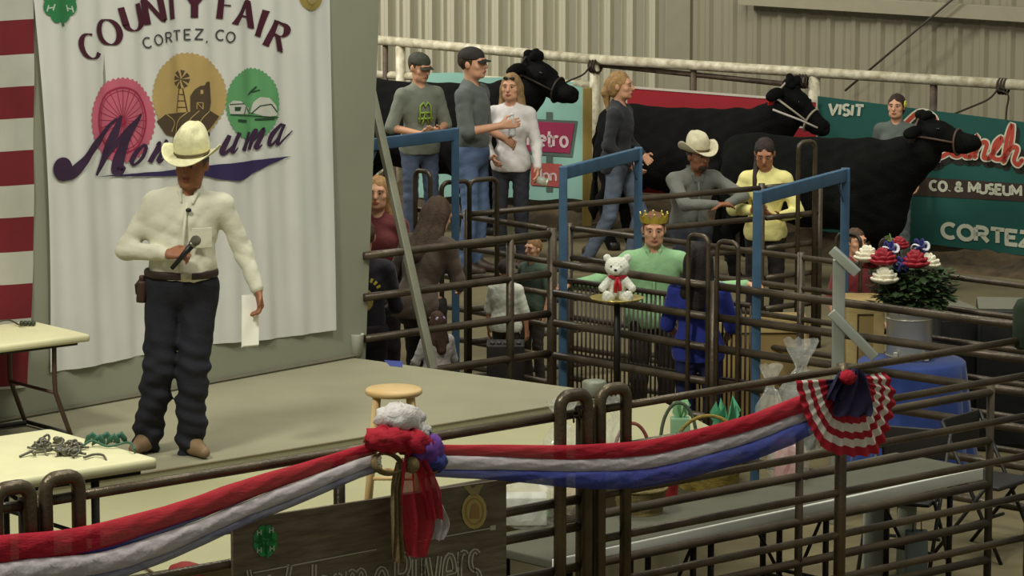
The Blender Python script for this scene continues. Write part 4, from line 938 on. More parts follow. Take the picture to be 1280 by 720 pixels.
tc_=obj('tablecloth',b,M('blue_cloth',(38,62,128),.7,var=.08,sheen=.2)); tc_.location=(bc.x,bc.y,0); tag(tc_,'royal blue cloth draped over the small flower table','tablecloth')
bk=thing('metal_bucket','shiny galvanized bucket holding the red white and blue bouquet','bucket',(bc.x-.02,bc.y,.783)); gal=M('galvanized',(196,192,178),.3,metal=.45,var=.12,scale=3)
b=BM(); lathe(b,[(.0,0),(.140,0),(.146,.012),(.150,.30),(.157,.305),(.157,.318),(.150,.318),(.143,.30),(.138,.02),(0,.02)],(0,0,0),40); obj('pail',b,gal,bk)
b=BM()
b.free()
for z in (.03,.27): b=BM(); tube(b,[(math.cos(2*PI*i/30)*.150,math.sin(2*PI*i/30)*.150,z) for i in range(30)],.005,6,closed=True); obj('rim_band',b,gal,bk)
for sg in (-1,1): b=BM(); box(b,(sg*.10,-.125,.035),(.03,.02,.06),bev=.006); obj('foot_lug',b,gal,bk)
# each flower is a thing of its own
leafm=M('leaf_green',(64,84,46),.6,var=.25,scale=8,rgb2=(38,56,30))
def fl(px,py,Y,s,m,label,seed):
    r=random.Random(seed); c=W(px,py,Y=Y); t=thing('rose',label,'flower',c-Vector((0,0,s)))
    b=BM(); cc=Vector((0,0,s))
    for ring,(n,rr,tilt) in enumerate(((3,.25,.2),(5,.55,.5),(7,.85,.9),(8,1.0,1.25))):
        for i in range(n):
            a=2*PI*(i+ring*.5)/n+r.uniform(-.2,.2); d=Vector((math.cos(a),math.sin(a),0)); 
            ctr=cc+d*s*rr*.55+Vector((0,0,s*(.30-.17*ring))); R=Euler((0,tilt,a),'XYZ').to_matrix()
            ball(b,ctr,(s*.20,s*.55,s*.58),8,6,R)
    obj('petals',b,m,t); b=BM(); bb=Vector((bc.x,bc.y,.95))-(c-Vector((0,0,s))); tube(b,[cc-Vector((0,0,s*.6)),cc.lerp(bb,.5)+Vector((0,0,-.02)),bb],.005,6); obj('stem',b,leafm,t); return t
RD=M('rose_red',(150,26,40),.6,var=.15,scale=20); WH=M('rose_white',(226,218,192),.6,var=.06,scale=20); BL=M('ribbon_blue',(52,52,116),.6)
YF=bc.y
for i,(x,y,dy,s,m,l) in enumerate(((1084,320,-.05,.082,WH,'white rose at the upper left of the bouquet'),(1106,347,-.17,.086,WH,'white rose low in the middle of the bouquet'),(1160,329,-.05,.080,WH,'white rose at the right of the bouquet'),
   (1104,324,-.14,.088,RD,'red rose left of centre in the bouquet'),(1144,327,-.14,.088,RD,'red rose right of centre in the bouquet'),(1124,306,.04,.064,RD,'red rose at the top of the bouquet'),(1088,331,0,.052,RD,'small red rose below the left white rose'))):
    fl(x,y,YF+dy,s,m,l,i)
for k,(x,y,dy,l) in enumerate(((1112,311,-.08,'blue and white ribbon loop left of the top red rose'),(1150,308,-.04,'blue and white ribbon loop right of the top red rose'),(1128,330,-.14,'dark blue ribbon loop between the two red roses'))):
    c=W(x,y,Y=YF+dy); t=thing('ribbon_loop',l,'ribbon',c)
    for j in range(3):
        b=BM(); a0=j*1.1-1; ribp=[Vector((math.cos(a0)*.075*math.sin(q),.03*math.cos(q*1.0)-.02*j,.028*math.sin(2*q)+math.sin(a0)*.05*math.sin(q))) for q in [PI*2*i/20 for i in range(20)]]; tube(b,[v_*.72 for v_ in ribp],.014,6,closed=True,flat=.35); obj('ribbon_strand',b,BL if (j!=1 or k==2) else M('ribbon_white',(206,206,214),.5),t)
gr=thing('greenery','leafy greenery spilling around the flowers over the bucket','foliage',(bc.x,bc.y,1.08)); r=random.Random(4); b=BM()
for i in range(900):
    a=r.uniform(0,2*PI); el=r.uniform(-.55,1.0); R_=r.uniform(.06,.23); c=Vector((math.cos(a)*R_*1.1,math.sin(a)*R_*.8,.145+.14*el*(1.2-R_)))
    d=Vector((math.cos(a+r.uniform(-.6,.6)),math.sin(a+r.uniform(-.6,.6)),r.uniform(-.7,.5))).normalized(); L=r.uniform(.045,.10); s=d.cross(Vector((0,0,1))).normalized()*L*.36; nz=d.cross(s).normalized()*.004
    p=[c,c+d*L*.45+s+nz,c+d*L,c+d*L*.45-s+nz]; vs=[b.verts.new(x) for x in p]; b.faces.new(vs)
tag(obj('leaves',b,leafm,gr,True)); gr.children[0]['kind']='stuff'
for x,y,h in ((1112,292,0),(1100,375,0),(1165,350,0)): 
    c=W(x,y,Y=YF-.05)-Vector(gr.location); b=BM()
    tube(b,[(0,0,.05),tuple(c*.6),tuple(c)],.004,5)
    for i in range(16): 
        q=c*(.5+.5*i/16); s=Vector((r.uniform(-1,1),r.uniform(-1,1),r.uniform(-.4,.6))).normalized()*.04; v=[b.verts.new(z) for z in (q,q+s*.5+Vector((.006,0,.006)),q+s,q+s*.5-Vector((.006,0,.006)))]; b.faces.new(v)
    obj('sprig',b,M('leaf_light',(96,124,56),.6,var=.2),gr)
# gift baskets and wrapped items on table/platform
cello=M('cellophane',(225,226,218),.08,alpha=.24,coat=.8,bump=1.0,bscale=18)
def cellobag(px,py,z,wd,ht,label,tuft=True,seed=1,inside=None,m=None):
    c=W(px,py,z=z); t=thing('gift_bag',label,'gift bag',c); r=random.Random(seed); b=BM(); n=26; rings=[]
    prof=[(0.0,0),(.5,0),(.56,.15),(.58,.35),(.48,.55),(.25,.70),(.12,.76)]+([(.2,.84),(.34,.93),(.42,1.0)] if tuft else [(.05,.8),(0.0,.82)])
    for rr,z_ in prof:
        ring=[b.verts.new(((rr*wd)*math.cos(2*PI*i/n)*(1+.10*r.uniform(-1,1)),(rr*wd)*math.sin(2*PI*i/n)*(1+.10*r.uniform(-1,1)),z_*ht+.012*r.uniform(-1,1)*(z_>0))) for i in range(n)]; rings.append(ring)
    for A,B in zip(rings,rings[1:]):
        for i in range(n): b.faces.new((A[i],A[(i+1)%n],B[(i+1)%n],B[i]))
    obj('cellophane_wrap',b,m or cello,t,False)
    if inside:
        for k,(shape,col,dx,hh,rw) in enumerate(inside):
            b=BM()
            if shape=='box': box(b,(dx,0,hh/2+.005),(rw*2,rw*1.4,hh),bev=.008)
            elif shape=='ball': ball(b,(dx,0,rw+.005),rw,16,10)
            else: lathe(b,[(0,.005),(rw,.005),(rw*1.15,hh),(rw*1.1,hh),(rw*.95,.02),(0,.02)],(dx,0,0),24)
            obj('contents',b,M('gift_%d_%d_%d'%col,col,.6,var=.12),t)
    return t
cellobag(702,606,ZP,.20,.46,'clear wrapped gift bag behind the corner loops of the fence',seed=2,inside=[('box',(190,186,160),0,.16,.08)])
cellobag(770,596,ZP,.17,.44,'clear wrapped gift bag just right of the gate posts',seed=5,inside=[('pail',(176,170,140),0,.14,.07)])
cellobag(662,655,ZP,.26,.34,'white wrapped gift with green filling beside the sign',seed=3,tuft=False,inside=[('box',(206,204,190),-.02,.15,.11),('ball',(70,190,70),.05,.1,.05)])
cellobag(1000,560,ZT,.24,.62,'tall silver cellophane gift bag left of the rosette',seed=7,inside=[('pail',(150,150,140),0,.2,.09)])
cellobag(962,565,ZT,.16,.50,'shorter silver cellophane gift bag near the green tissue',seed=9,inside=[('box',(160,150,130),0,.15,.06)])
cellobag(985,600,ZT,.20,.34,'pink gift wrapped in clear film below the rosette',seed=11,tuft=False,inside=[('box',(206,140,136),0,.22,.075)])
cellobag(720,640,ZP,.17,.28,'crinkled clear gift bag at the foot of the gate post',seed=13,tuft=False,inside=[('pail',(170,150,110),0,.12,.07)])
def basket(px,py,z,r_,h,col,label,handle=True,hh=.28,name='wicker_basket',cat='basket',weave=True):
    c=W(px,py,z=z); t=thing(name,label,cat,c); m=M('basket_%d%d'%(col[0],col[1]),col,.75,var=.25,scale=30,bump=.7 if weave else .1,bscale=90,stretch=(1,1,3) if weave else None)
    b=BM(); prof=[(0,0),(r_*.82,0)]
    k=10
    for i in range(k+1): f=i/k; prof.append((r_*(.82+.18*f)+(.006*math.sin(i*PI) if weave else 0)+(.004 if i%2 and weave else 0),h*f))
    prof+= [(r_*.96,h),(r_*.8,.02),(0,.02)]; lathe(b,prof,(0,0,0),36); obj('basket_body',b,m,t)
    b=BM(); tube(b,[(math.cos(2*PI*i/30)*r_,math.sin(2*PI*i/30)*r_,h) for i in range(30)],.010,6,closed=True); obj('rim',b,m,t)
    if handle: b=BM(); tube(b,[(-r_*math.cos(PI*i/18),0,h+hh*math.sin(PI*i/18)) for i in range(19)],.010,8); obj('handle',b,m,t)
    return t
basket(885,608,ZT,.19,.17,(150,128,56),'wide woven yellow basket behind the drooping bunting',hh=.22)
basket(832,622,ZT,.075,.16,(150,30,34),'small red pail on the gift table',name='red_pail',cat='pail',weave=False,handle=False)
basket(790,596,ZP,.10,.10,(138,70,58),'basket with a reddish hoop handle beyond the gate loop',hh=.20)
basket(848,578,ZP,.10,.12,(88,100,76),'basket with a grey-green hoop handle left of the green tissue',hh=.22)
basket(800,640,ZT,.14,.13,(128,112,66),'low straw basket behind the lower gate rails',handle=False)
def tissue(px,py,z,s,col,label,seed):
    r=random.Random(seed); c=W(px,py,z=z); t=thing('tissue_gift',label,'gift',c); q=SDF()
    b=BM(); box(b,(0,0,.09),(s*1.1,s*.9,.18),bev=.01); obj('gift_box',b,M('gift_base%d'%col[0],tuple(int(v*.8) for v in col),.7),t)
    b=BM()
    for i in range(9):
        a=2*PI*i/9+r.uniform(-.2,.2); L=s*r.uniform(.9,1.4); p0=Vector((0,0,.16)); p1=Vector((math.cos(a)*s*.6,math.sin(a)*s*.5,.18+L*.6)); p2=Vector((math.cos(a+.5)*s*.35,math.sin(a+.5)*s*.35,.18+L)); p3=Vector((math.cos(a+.9)*s*.5,math.sin(a+.9)*s*.4,.2))
        v=[b.verts.new(x) for x in (p0,p1,p2,p3)]; b.faces.new((v[0],v[1],v[2])); b.faces.new((v[0],v[2],v[3]))
    obj('tissue_paper',b,M('tissue_%d'%col[0],col,.7),t,False); return t
tissue(906,580,ZT,.15,(92,170,128),'bright green tissue paper gift behind the bunting',2)
tissue(850,560,ZP+.0,.10,(150,196,150),'pale green tissue paper gift on the cream platform corner',3)
# clutter at the lower left, seen between rails
b=BM(); c=W(232,722,z=ZP); lathe(b,[(.0,0),(.085,0),(.09,.03),(.07,.06),(.03,.075),(0,.078)],(0,0,0),20,wob=.08); o=tag(obj('cloth_bundle',b,M('dull_red',(132,40,34),.7)),'dark red cloth bundle lying on the platform left of the sign','cloth'); o.location=c
b=BM(); pts=[W(135,702,z=ZP+.01),W(165,704,z=ZP+.02),W(185,712,z=ZP+.01),W(200,722,z=ZP+.01)]; tube(b,cat_rom(pts,5),.007,6); tag(center_obj(obj('cord',b,M('brown_cord',(110,84,56),.7))),'thin brown cord lying on the platform at lower left','cable')
# objects below the gift table
for (x0,x1,yt,Y,l,col) in ((1080,1108,612,20.4,'white paper bag under the right end of the gift table',(170,172,158)),(1122,1146,608,20.6,'pale box under the right end of the gift table',(150,150,136)),(1132,1160,655,19.8,'light blue-grey bag on the ground behind the lower rails',(120,132,130))):
    c=W((x0+x1)/2,yt,Y=Y); w_=(x1-x0)/F*Y; t=thing('paper_bag' if 'bag' in l else 'carton',l,'bag' if 'bag' in l else 'box',(c.x,c.y,0)); hh=min(c.z,.45)
    b=BM(); box(b,(0,0,hh/2),(w_,w_*.7,hh),bev=.008); obj('bag_body',b,M('bag_%d'%col[0],col,.7),t); b=BM(); tube(b,[(-w_*.2,-w_*.2,hh-.005),(-w_*.18,-w_*.2,hh+.06),(w_*.18,-w_*.2,hh+.06),(w_*.2,-w_*.2,hh-.005)],.004,6); obj('handle',b,M('bag_handle',(90,80,66),.8),t)
# folding chairs behind the gift table at right
def fchair(c,rz,label):
    t=thing('folding_chair',label,'chair',c,rz); 
    b=BM(); box(b,(0,0,.44),(.40,.38,.025),bev=.01); obj('seat',b,dm,t); b=BM(); box(b,(0,.20,.72),(.40,.02,.18),bev=.008); obj('backrest',b,dm,t)
    for s in (-.21,.21):
        b=BM(); tube(b,[(s,-.22,0),(s,.20,.80)],.012,8); obj('leg',b,dm,t); b=BM(); tube(b,[(s,.24,0),(s,-.12,.46)],.012,8); obj('leg',b,dm,t)
    b=BM(); tube(b,[(-.21,.02,.2),(.21,.02,.2)],.01,6); obj('stretcher',b,dm,t); return t
p=W(1235,650,z=0.2); ch=fchair((p.x,p.y,0),.9,'dark folding chair behind the lower rails at far right')
p=W(1130,672,z=0.2); dup(ch,(p.x,p.y,0),-.4,'dark folding chair behind the lower rails under the gift table')
# ================================================================ FRONT FENCE
zf=1.55
FA,FB=W(60,626,z=zf),W(1280,424.5,z=zf); fenceP=Plane(FA,FB)
def fp(x): 
    a=Vector((FA.x,FA.y)); d=Vector((FB.x-FA.x,FB.y-FA.y)); best=fenceP(x,520,0)
    # x on the fence line independent of height (verticals)
    return Vector((best.x,best.y,zf))
front=M('front_pipe',(96,83,62),.34,metal=.45,var=.25,scale=5,rgb2=(66,54,40),bump=.2,bscale=60)
gL,g0,g1,gR=fp(-120),fp(38),fp(738),fp(1290)
panel('front pipe gate at the far left corner under the cream table',gL,fp(30),(0,.26,.42,.6,.8,1.05,1.3),front,rr=.024,posts=(1,),pr=.034,loops=((1,-1),),looph=.09,group=None)
panel('front pipe fence panel carrying the welcome sign',fp(50),fp(728),(0,.265,.425,.56,.76,.98,1.3),front,rr=.023,posts=(0,1),stiles=(.52,),pr=.034,loops=((0,1),(1,-1)),looph=.10)
panel('front pipe fence panel from the gate posts to the right edge',fp(745),gR,(0,.20,.425,.645,.87,1.10,1.34),front,rr=.020,posts=(0,.535,1),pr=.032,loops=((.0,1),),looph=.10)
off=Vector((-fenceP.n.x,-fenceP.n.y,0))*.30
panel('second pipe panel standing just behind the right front panel',fp(752)+off-Vector((0,0,.30)),gR+off*1.0-Vector((0,0,.30)),(.04,.31,.555,.775,.98),M('dull_pipe',(84,72,54),.7,var=.25,scale=5,rgb2=(62,52,40)),rr=.023,posts=(0,.53,1),pr=.022)
b=BM(); c=fp(753)+off*.2; lathe(b,[(.0,0),(.058,0),(.060,.012),(.060,.072),(.052,.078),(0,.080)],(0,0,0),24); o=tag(obj('post_cap',b,M('cap_grey',(120,122,104),.5,metal=.2)),'grey can set upside down on top of the gate post','can'); o.location=(c.x,c.y,zf+.055)
b=BM(); c=fp(1276); q=SDF(); q.cap((0,0,0),(0,0,.22),.045,.05); q.build('x',front,None,.01) if False else None
lathe(b,[(.03,0),(.05,.02),(.055,.22),(.03,.27),(0,.28)],(0,0,0),20,wob=.05); b2_=tag(obj('glove',b,M('dark_green_cloth',(44,56,40),.9,var=.2)),'dark green cloth draped on the fence at the right edge','cloth'); b2_.location=(c.x,c.y,zf-.05)
# chain at the gate
b=BM()
for i in range(9):
    a=fp(712+i*2.2)+fenceP.n*.03; z=zf-.02+.05*math.sin(i*.6); tube(b,[a+Vector((math.cos(q)*.018,0,z-zf+math.sin(q)*.012)) if i%2 else a+Vector((0,math.cos(q)*.018,z-zf+math.sin(q)*.012)) for q in [2*PI*k/10 for k in range(10)]],.005,5,closed=True)
tag(center_obj(obj('chain',b,MC['rusty_pipe'])),'short rusty chain looped at the top of the gate post','chain')
# ---- sign
signP=Plane(FA+fenceP.n*.045,FB+fenceP.n*.045)
sgn=thing('wooden_sign','dark weathered sign on the front fence reading Welcome Buyers','sign',signP(460,740,0))
b=BM(); z0=.72
cs=[(291,651),(632,598)]; tl,tr=signP(291,651,0),signP(633,599,0); n3=fenceP.n
v=[]
for o_ in (0,-.018):
    for p in (tl,tr,Vector((tr.x,tr.y,tr.z-.72)),Vector((tl.x,tl.y,tl.z-.72))): v.append(b.verts.new(p+n3*o_))
b.faces.new(v[:4][::-1]); b.faces.new(v[4:])
for i in range(4): b.faces.new((v[i],v[(i+1)%4],v[4+(i+1)%4],v[4+i]))
bmesh.ops.recalc_face_normals(b,faces=b.faces[:])
obj('board',b,M('weathered_board',(116,104,84),.8,var=.3,scale=5,stretch=(1.2,1.2,9),rgb2=(88,76,60),bump=.3,bscale=30),sgn,False,True)
cr=M('sign_cream',(176,172,150),.7)
b=BM(); ribbon(b,signP,[(316,716),(470,686.5)],1.4,.004); ribbon(b,signP,[(520,677),(613,660)],1.4,.004); poly(b,signP,[(612,657),(619,656),(619,662),(612,663)],.004,step=2)
obj('sign_rule',b,cr,sgn,True,True)
b=BM()
SL=[('W',310,712,60,52),('e',366,728,44,15),('l',387,706,60,30),('c',396,722,46,15),('o',414,719,46,15),('m',434,714,46,22),('e',468,711,46,16),('B',495,693,58,17),('u',517,699,50,12),('y',534,697,50,15),('e',554,694,50,14),('r',574,690,50,10),('s',586,688,50,14)]
for wdt,of,nm,mm in ((6.2,.004,'sign_lettering',cr),(2.2,.007,'letter_inlines',MC['weathered_board'])):
    if b is None: b=BM()
    for ch,x,yt,hh_,wpx in SL:
        low=ch in 'ecomuyrs'; vh=hh_/(.64 if low else 1.0); ws_=wpx/max(G[ch][0],.3)
        glyph(b,signP,ch,x,yt+hh_,(ws_,-ws_*.12),(0,-vh),wdt,off=of)
    obj(nm,b,mm,sgn,True,True); b=None
b=BM(); clover(signP,b,331,676,14.5,.005,1.25); obj('clover_emblem',b,M('clover_bright',(40,140,72),.6),sgn,True,True)
b=BM()
for cx,cy in ((323,666),(338,663),(323,688),(339,686)): glyph(b,signP,'H',cx-2.5,cy+3,(7,-1),(0,-6.5),1.5,off=.008)
obj('clover_letters',b,MC['ink_pale'],sgn,True,True)
b=BM(); disc(b,signP,592,639,15.5,22,.005,40,4,scallop=.02,nsc=24)
obj('gold_emblem',b,M('emblem_gold',(172,152,88),.7),sgn,True,True)
b=BM(); poly(b,signP,[(578,608),(586,606),(590,611),(594,606),(604,605),(600,611),(597,619),(588,620),(584,614)],.005,step=1.5); obj('eagle_print',b,M('emblem_buff',(150,136,92),.7),sgn,True,True)
b=BM(); ribbon(b,signP,arc(592,639,11,16,0,360,30),1.2,.008); poly(b,signP,[(586,648),(588,632),(593,628),(598,633),(598,648)],.008,step=1.5); obj('emblem_details',b,M('emblem_red',(152,116,70),.7),sgn,True,True)
# ---- bunting: three tulle strips per swag
redT=M('tulle_red',(170,24,44),.85,var=.06,alpha=.86,bump=.3,bscale=30,stretch=(1,1,4)); whT=M('tulle_white',(190,180,182),.85,var=.05,alpha=.84,bump=.3,bscale=30); blT=M('tulle_blue',(60,68,140),.85,var=.06,alpha=.80,bump=.3,bscale=30); grT=M('tulle_grey',(120,118,138),.85,var=.05,alpha=.8,bump=.3,bscale=30)
bunP=Plane(FA+fenceP.n*.10,FB+fenceP.n*.10)
def swag(label,pts,parts):
    t=thing('bunting_swag',label,'bunting',bunP(pts[len(pts)//2][0],pts[len(pts)//2][1]+40,0))
    P=cat_rom(pts,9)
    for k,(nm,m) in enumerate(parts):
        b=BM(); rows=[]
        for i,p in enumerate(P):
            y0=p[1]+sum(p[2:2+k]); y1=y0+p[2+k]*1.15; row=[]; nn=14
            for j in range(nn):
                a=2*PI*j/nn; f=(1-math.cos(a))/2; dth=min(.035,.0015*p[2+k])*math.sin(a)*(1+.25*math.sin(i*.9+j*2.3))
                row.append(b.verts.new(bunP(p[0],y0+(y1-y0)*f+.6*math.sin(i*.35+j)*(p[2+k]>4),.0+dth+.012*k)))
            rows.append(row)
        for A,B in zip(rows,rows[1:]):
            for j in range(14): b.faces.new((A[j],A[(j+1)%14],B[(j+1)%14],B[j]))
        obj(nm,b,m,t,True,True)
    return t
swag('left swag of red and white tulle sweeping down to the lower left',[(-30,672,34,1,34,20),(0,669,32,1,32,18),(60,664,30,1,26,16),(130,652,30,5,25,12),(200,634,25,6,24,10),(280,608,24,3,18,10),(350,586,20,1,18,9),(420,566,15,.6,15,8),(470,552,13,.6,12,8)],(('red_tulle',redT),('blue_tulle',blT),('white_tulle',whT),('grey_tulle',grT)))
swag('right swag of red white and blue tulle hanging between bow and rosette',[(525,553,14,17,8),(580,556,13,17,10),(660,556,16,15,14),(740,555,18,15,20),(800,551,18,16,20),(870,537,18,15,20),(930,520,19,14,20),(985,500,20,12,20),(1010,492,20,12,16)],(('red_tulle',redT),('white_tulle',whT),('blue_tulle',blT)))
# ---- bow
bow=thing('tulle_bow','large red and blue tulle bow with burlap ribbon on the front fence','bow',bunP(505,600,0))
def puff(px,py,rx,ry,m,nm,seed,dep=.07,off=.06,par=bow):
    r=random.Random(seed); c=bunP(px,py,off); sc=(bunP(px+1,py,off)-c).length; b=BM(); n=22; k=12; rows=[]
    ph=[r.uniform(0,6) for _ in range(4)]
    for j in range(k+1):
        th=PI*j/k; row=[]
        for i in range(n):
            a=2*PI*i/n; w_=1+.12*math.sin(a*5+ph[0]+th*3)+.10*math.sin(a*9+ph[1]-th*5)+.13*r.uniform(-1,1)
            p=bunP(px+rx*math.sin(th)*math.cos(a)*w_,py-ry*math.cos(th)*w_,off)+fenceP.n*dep*math.sin(th)*math.sin(a)*w_; row.append(b.verts.new(p))
        rows.append(row)
    for A,B in zip(rows,rows[1:]):
        for i in range(n): b.faces.new((A[i],A[(i+1)%n],B[(i+1)%n],B[i]))
    obj(nm,b,m,par,True,True)
puff(474,547,27,15,redT,'red_loop',1); puff(505,550,22,16,redT,'red_loop',2); puff(521,560,20,19,M('tulle_purple',(104,60,140),.8,alpha=.9,bump=.3),'purple_loop',3); puff(527,572,16,14,blT,'blue_loop',4)
whp=M('tulle_white_dense',(212,206,202),.8,var=.05,alpha=.85,bump=.5,bscale=40); puff(497,523,26,18,whp,'white_loop',5,off=.02); puff(516,537,14,11,whp,'white_loop',8,off=.02)
def tail(pts,m,nm,off=.08,par=None):
    par=par or bow
    b=BM(); rows=[]; P=cat_rom(pts,8)
    for i,p in enumerate(P):
        row=[]
        for j in range(13):
            f=j/12; row.append(b.verts.new(bunP(p[0]+(f-.5)*p[2],p[1]+1.5*math.sin(j*2.1),off+.022*math.sin(f*15+i*.15))))
        rows.append(row)
    for A,B in zip(rows,rows[1:]):
        for j in range(12): b.faces.new((A[j],A[j+1],B[j+1],B[j]))
    obj(nm,b,m,par,True,True)
tail([(522,580,12),(528,620,22),(542,650,22),(538,672,14)],whT,'white_tail',.06); tail([(497,568,20),(500,610,34),(508,650,46),(507,692,24)],redT,'red_tail',.09); tail([(505,570,16),(520,610,26),(527,645,22)],redT,'red_tail',.10)
bur=M('burlap',(128,108,72),.9,var=.15,scale=60,bump=.5,bscale=250); tail([(487,575,10),(482,610,11),(484,660,13),(487,700,14)],bur,'burlap_tail',.075)
b=BM(); 
for cx in (474,522):
    tube(b,[bunP(cx+17*math.cos(a)*(1 if cx<500 else 1),577+12*math.sin(a),.06+.02*math.sin(a)) for a in [2*PI*i/20 for i in range(20)]],.022,8,closed=True,flat=.35)
ball(b,bunP(498,577,.10),(.035,.03,.04),12,8); obj('burlap_loops',b,bur,bow,True,True)
# ---- rosette
ros=thing('pleated_rosette','pleated striped rosette with dark blue centre hung on the front fence','rosette',bunP(1048,568,0))
cx,cy=1049,471; cols=[M('fan_red',(166,24,42),.8,var=.06),M('fan_white',(212,202,192),.8,var=.04),M('fan_navy',(34,26,58),.85,var=.1)]
bands=[(0,.44,2),(.44,.58,0),(.58,.69,1),(.69,.78,0),(.78,.88,1),(.88,1.0,0)]
outl_=[(985,474),(992,500),(1001,528),(1018,557),(1036,566),(1062,569),(1086,566),(1098,546),(1107,515),(1110,490),(1100,463)]
OP=resample(outl_,2.2); na=len(OP)-1
b=BM(); rows=[]; rr=[0,.1,.2,.3,.38,.44,.51,.58,.635,.69,.735,.78,.83,.88,.94,1.0]
for r_ in rr:
    row=[]
    for i in range(na+1):
        wv=1+.012*math.sin(i*.9)*(r_>.4); row.append(b.verts.new(bunP(cx+(OP[i][0]-cx)*r_*wv,cy+(OP[i][1]-cy)*r_*wv,.05+.010*r_*math.sin(i*.9)+.02*(1-r_))))
    rows.append(row)
for j in range(len(rr)-1):
    c_=next(m for (a0,a1,m) in bands if rr[j]+1e-6>=a0 and rr[j]<a1-1e-6)
    for i in range(na): q_=b.faces.new((rows[j][i],rows[j][i+1],rows[j+1][i+1],rows[j+1][i])); q_.material_index=c_
obj('pleated_fan',b,cols,ros,True,True)
tail([(1051,458,8),(1052,474,30),(1051,492,48),(1050,508,50),(1048,517,40)],cols[2],'navy_pouf',.10,ros); tail([(1040,462,14),(1036,474,20),(1030,490,22),(1028,498,16)],cols[2],'navy_pouf',.085,ros)
puff(1040,468,9,8,redT,'red_knot',14,dep=.03,off=.11,par=ros)
# ---- bear, platter
pc_=W(771,368,z=1.20)
pl_=thing('platter','gold-rimmed platter set on the pen fence under the bear','platter',(pc_.x,pc_.y-.05,1.16))
b=BM(); lathe(b,[(0,0),(.10,.0),(.13,.008),(.168,.022),(.174,.030),(.164,.029),(.12,.015),(0,.010)],(0,0,0),40,wob=.012); obj('dish',b,M('gold_dish',(206,184,104),.25,metal=.7),pl_)
b=BM(); tube(b,[(0,0,0),(0,0,-.55)],.022,10); obj('stem_post',b,dm,pl_)
br=thing('teddy_bear','white teddy bear with a red ribbon sitting on the platter','teddy bear',(pc_.x,pc_.y-.05,1.172))
q=SDF(); q.ell((0,0,.09),(.062,.052,.085),k=.02); q.ell((.0,-.01,.215),(.080,.068,.066),k=.02); q.ell((-.012,-.07,.198),(.034,.028,.026),k=.02)
for sg in (-1,1):
    q.ell((sg*.064,0,.272),(.026,.018,.026),k=.012); q.cap((sg*.05,-.02,.135),(sg*.095,-.055,.085),.026,.026,k=.015); q.cap((sg*.04,-.04,.03),(sg*.065,-.115,.03),.032,.034,k=.015); q.ell((sg*.068,-.13,.045),(.03,.02,.036),k=.01)
q.wr=lambda X,Y,Z:.002*np.sin(X*190)*np.sin(Z*170+Y*90); q.build('plush_body',M('plush_white',(222,222,206),.95,bump=.6,bscale=150,sheen=.3),br,.006)
b=BM()
b.free()
for sg in (-1,1): b=BM(); ball(b,(sg*.030-.01,-.070,.228),.007,8,6); obj('eye',b,M('button_black',(20,18,18),.3),br)
b=BM(); ball(b,(-.013,-.098,.208),(.011,.008,.008),8,6); obj('nose',b,MC['button_black'],br)
b=BM(); tube(b,[(math.cos(2*PI*i/20)*.056,math.sin(2*PI*i/20)*.05-.005,.155) for i in range(20)],.012,6,closed=True); ball(b,(0,-.065,.15),(.018,.012,.014)); tube(b,[(0,-.068,.15),(-.012,-.075,.11),(-.014,-.085,.06)],.015,6,flat=.4); tube(b,[(0,-.068,.15),(.014,-.075,.11),(.016,-.085,.07)],.015,6,flat=.4); obj('red_ribbon',b,M('satin_red',(170,22,34),.4),br)
# ================================================================ CATTLE
def at_ground(px,py,Y,z=0): p=W(px,py,Y=Y); return Vector((p.x,p.y,z))
CR=-math.radians(33)
def place_cow(label,px,py,Y,wz,rz,**k):
    c=at_ground(px,py,Y); zt=W(px,py,Y=Y).z; return cow(label,c,rz,max(.6,zt/1.33),**k)
ck1=place_cow('black cow nearest the camera with its head up before the teal banner',1030,177,31.3,0,CR,head=(1.07,1.47),pitch=-.02,tagc=(40,34,30),halter=(86,66,58),coat=(13,13,11))
ck2=place_cow('black cow behind the front one, in front of the red banner',868,140,33.3,0,CR,head=(1.02,1.50),pitch=-.50,tagc=(190,44,36),halter=(160,150,130),coat=(12,11,10))
ck3=place_cow('black cow at left behind the three standing people',543,108,34.7,0,CR,head=(1.08,1.50),pitch=-.30,tagc=(130,34,44),halter=(44,34,28),coat=(11,10,9))
# lead strap from the middle cow
b=BM(); tube(b,[W(966,137,Y=32.0),W(1000,150,Y=31.9),W(1022,160,Y=31.85)],.010,6); tag(center_obj(obj('lead_strap',b,M('pale_strap',(170,160,150),.6))),'thin pale lead strap on the middle cow','strap')
# ================================================================ PEOPLE
def who(px,top,s=None,Y=None,h=None,z=0,**k):
    """head top at (px,top) at depth Y; returns ground point and the standing height it implies"""
    Y=Y or F/s; p=W(px,top,Y=Y); return Vector((p.x,p.y,z)),(p.z-z)
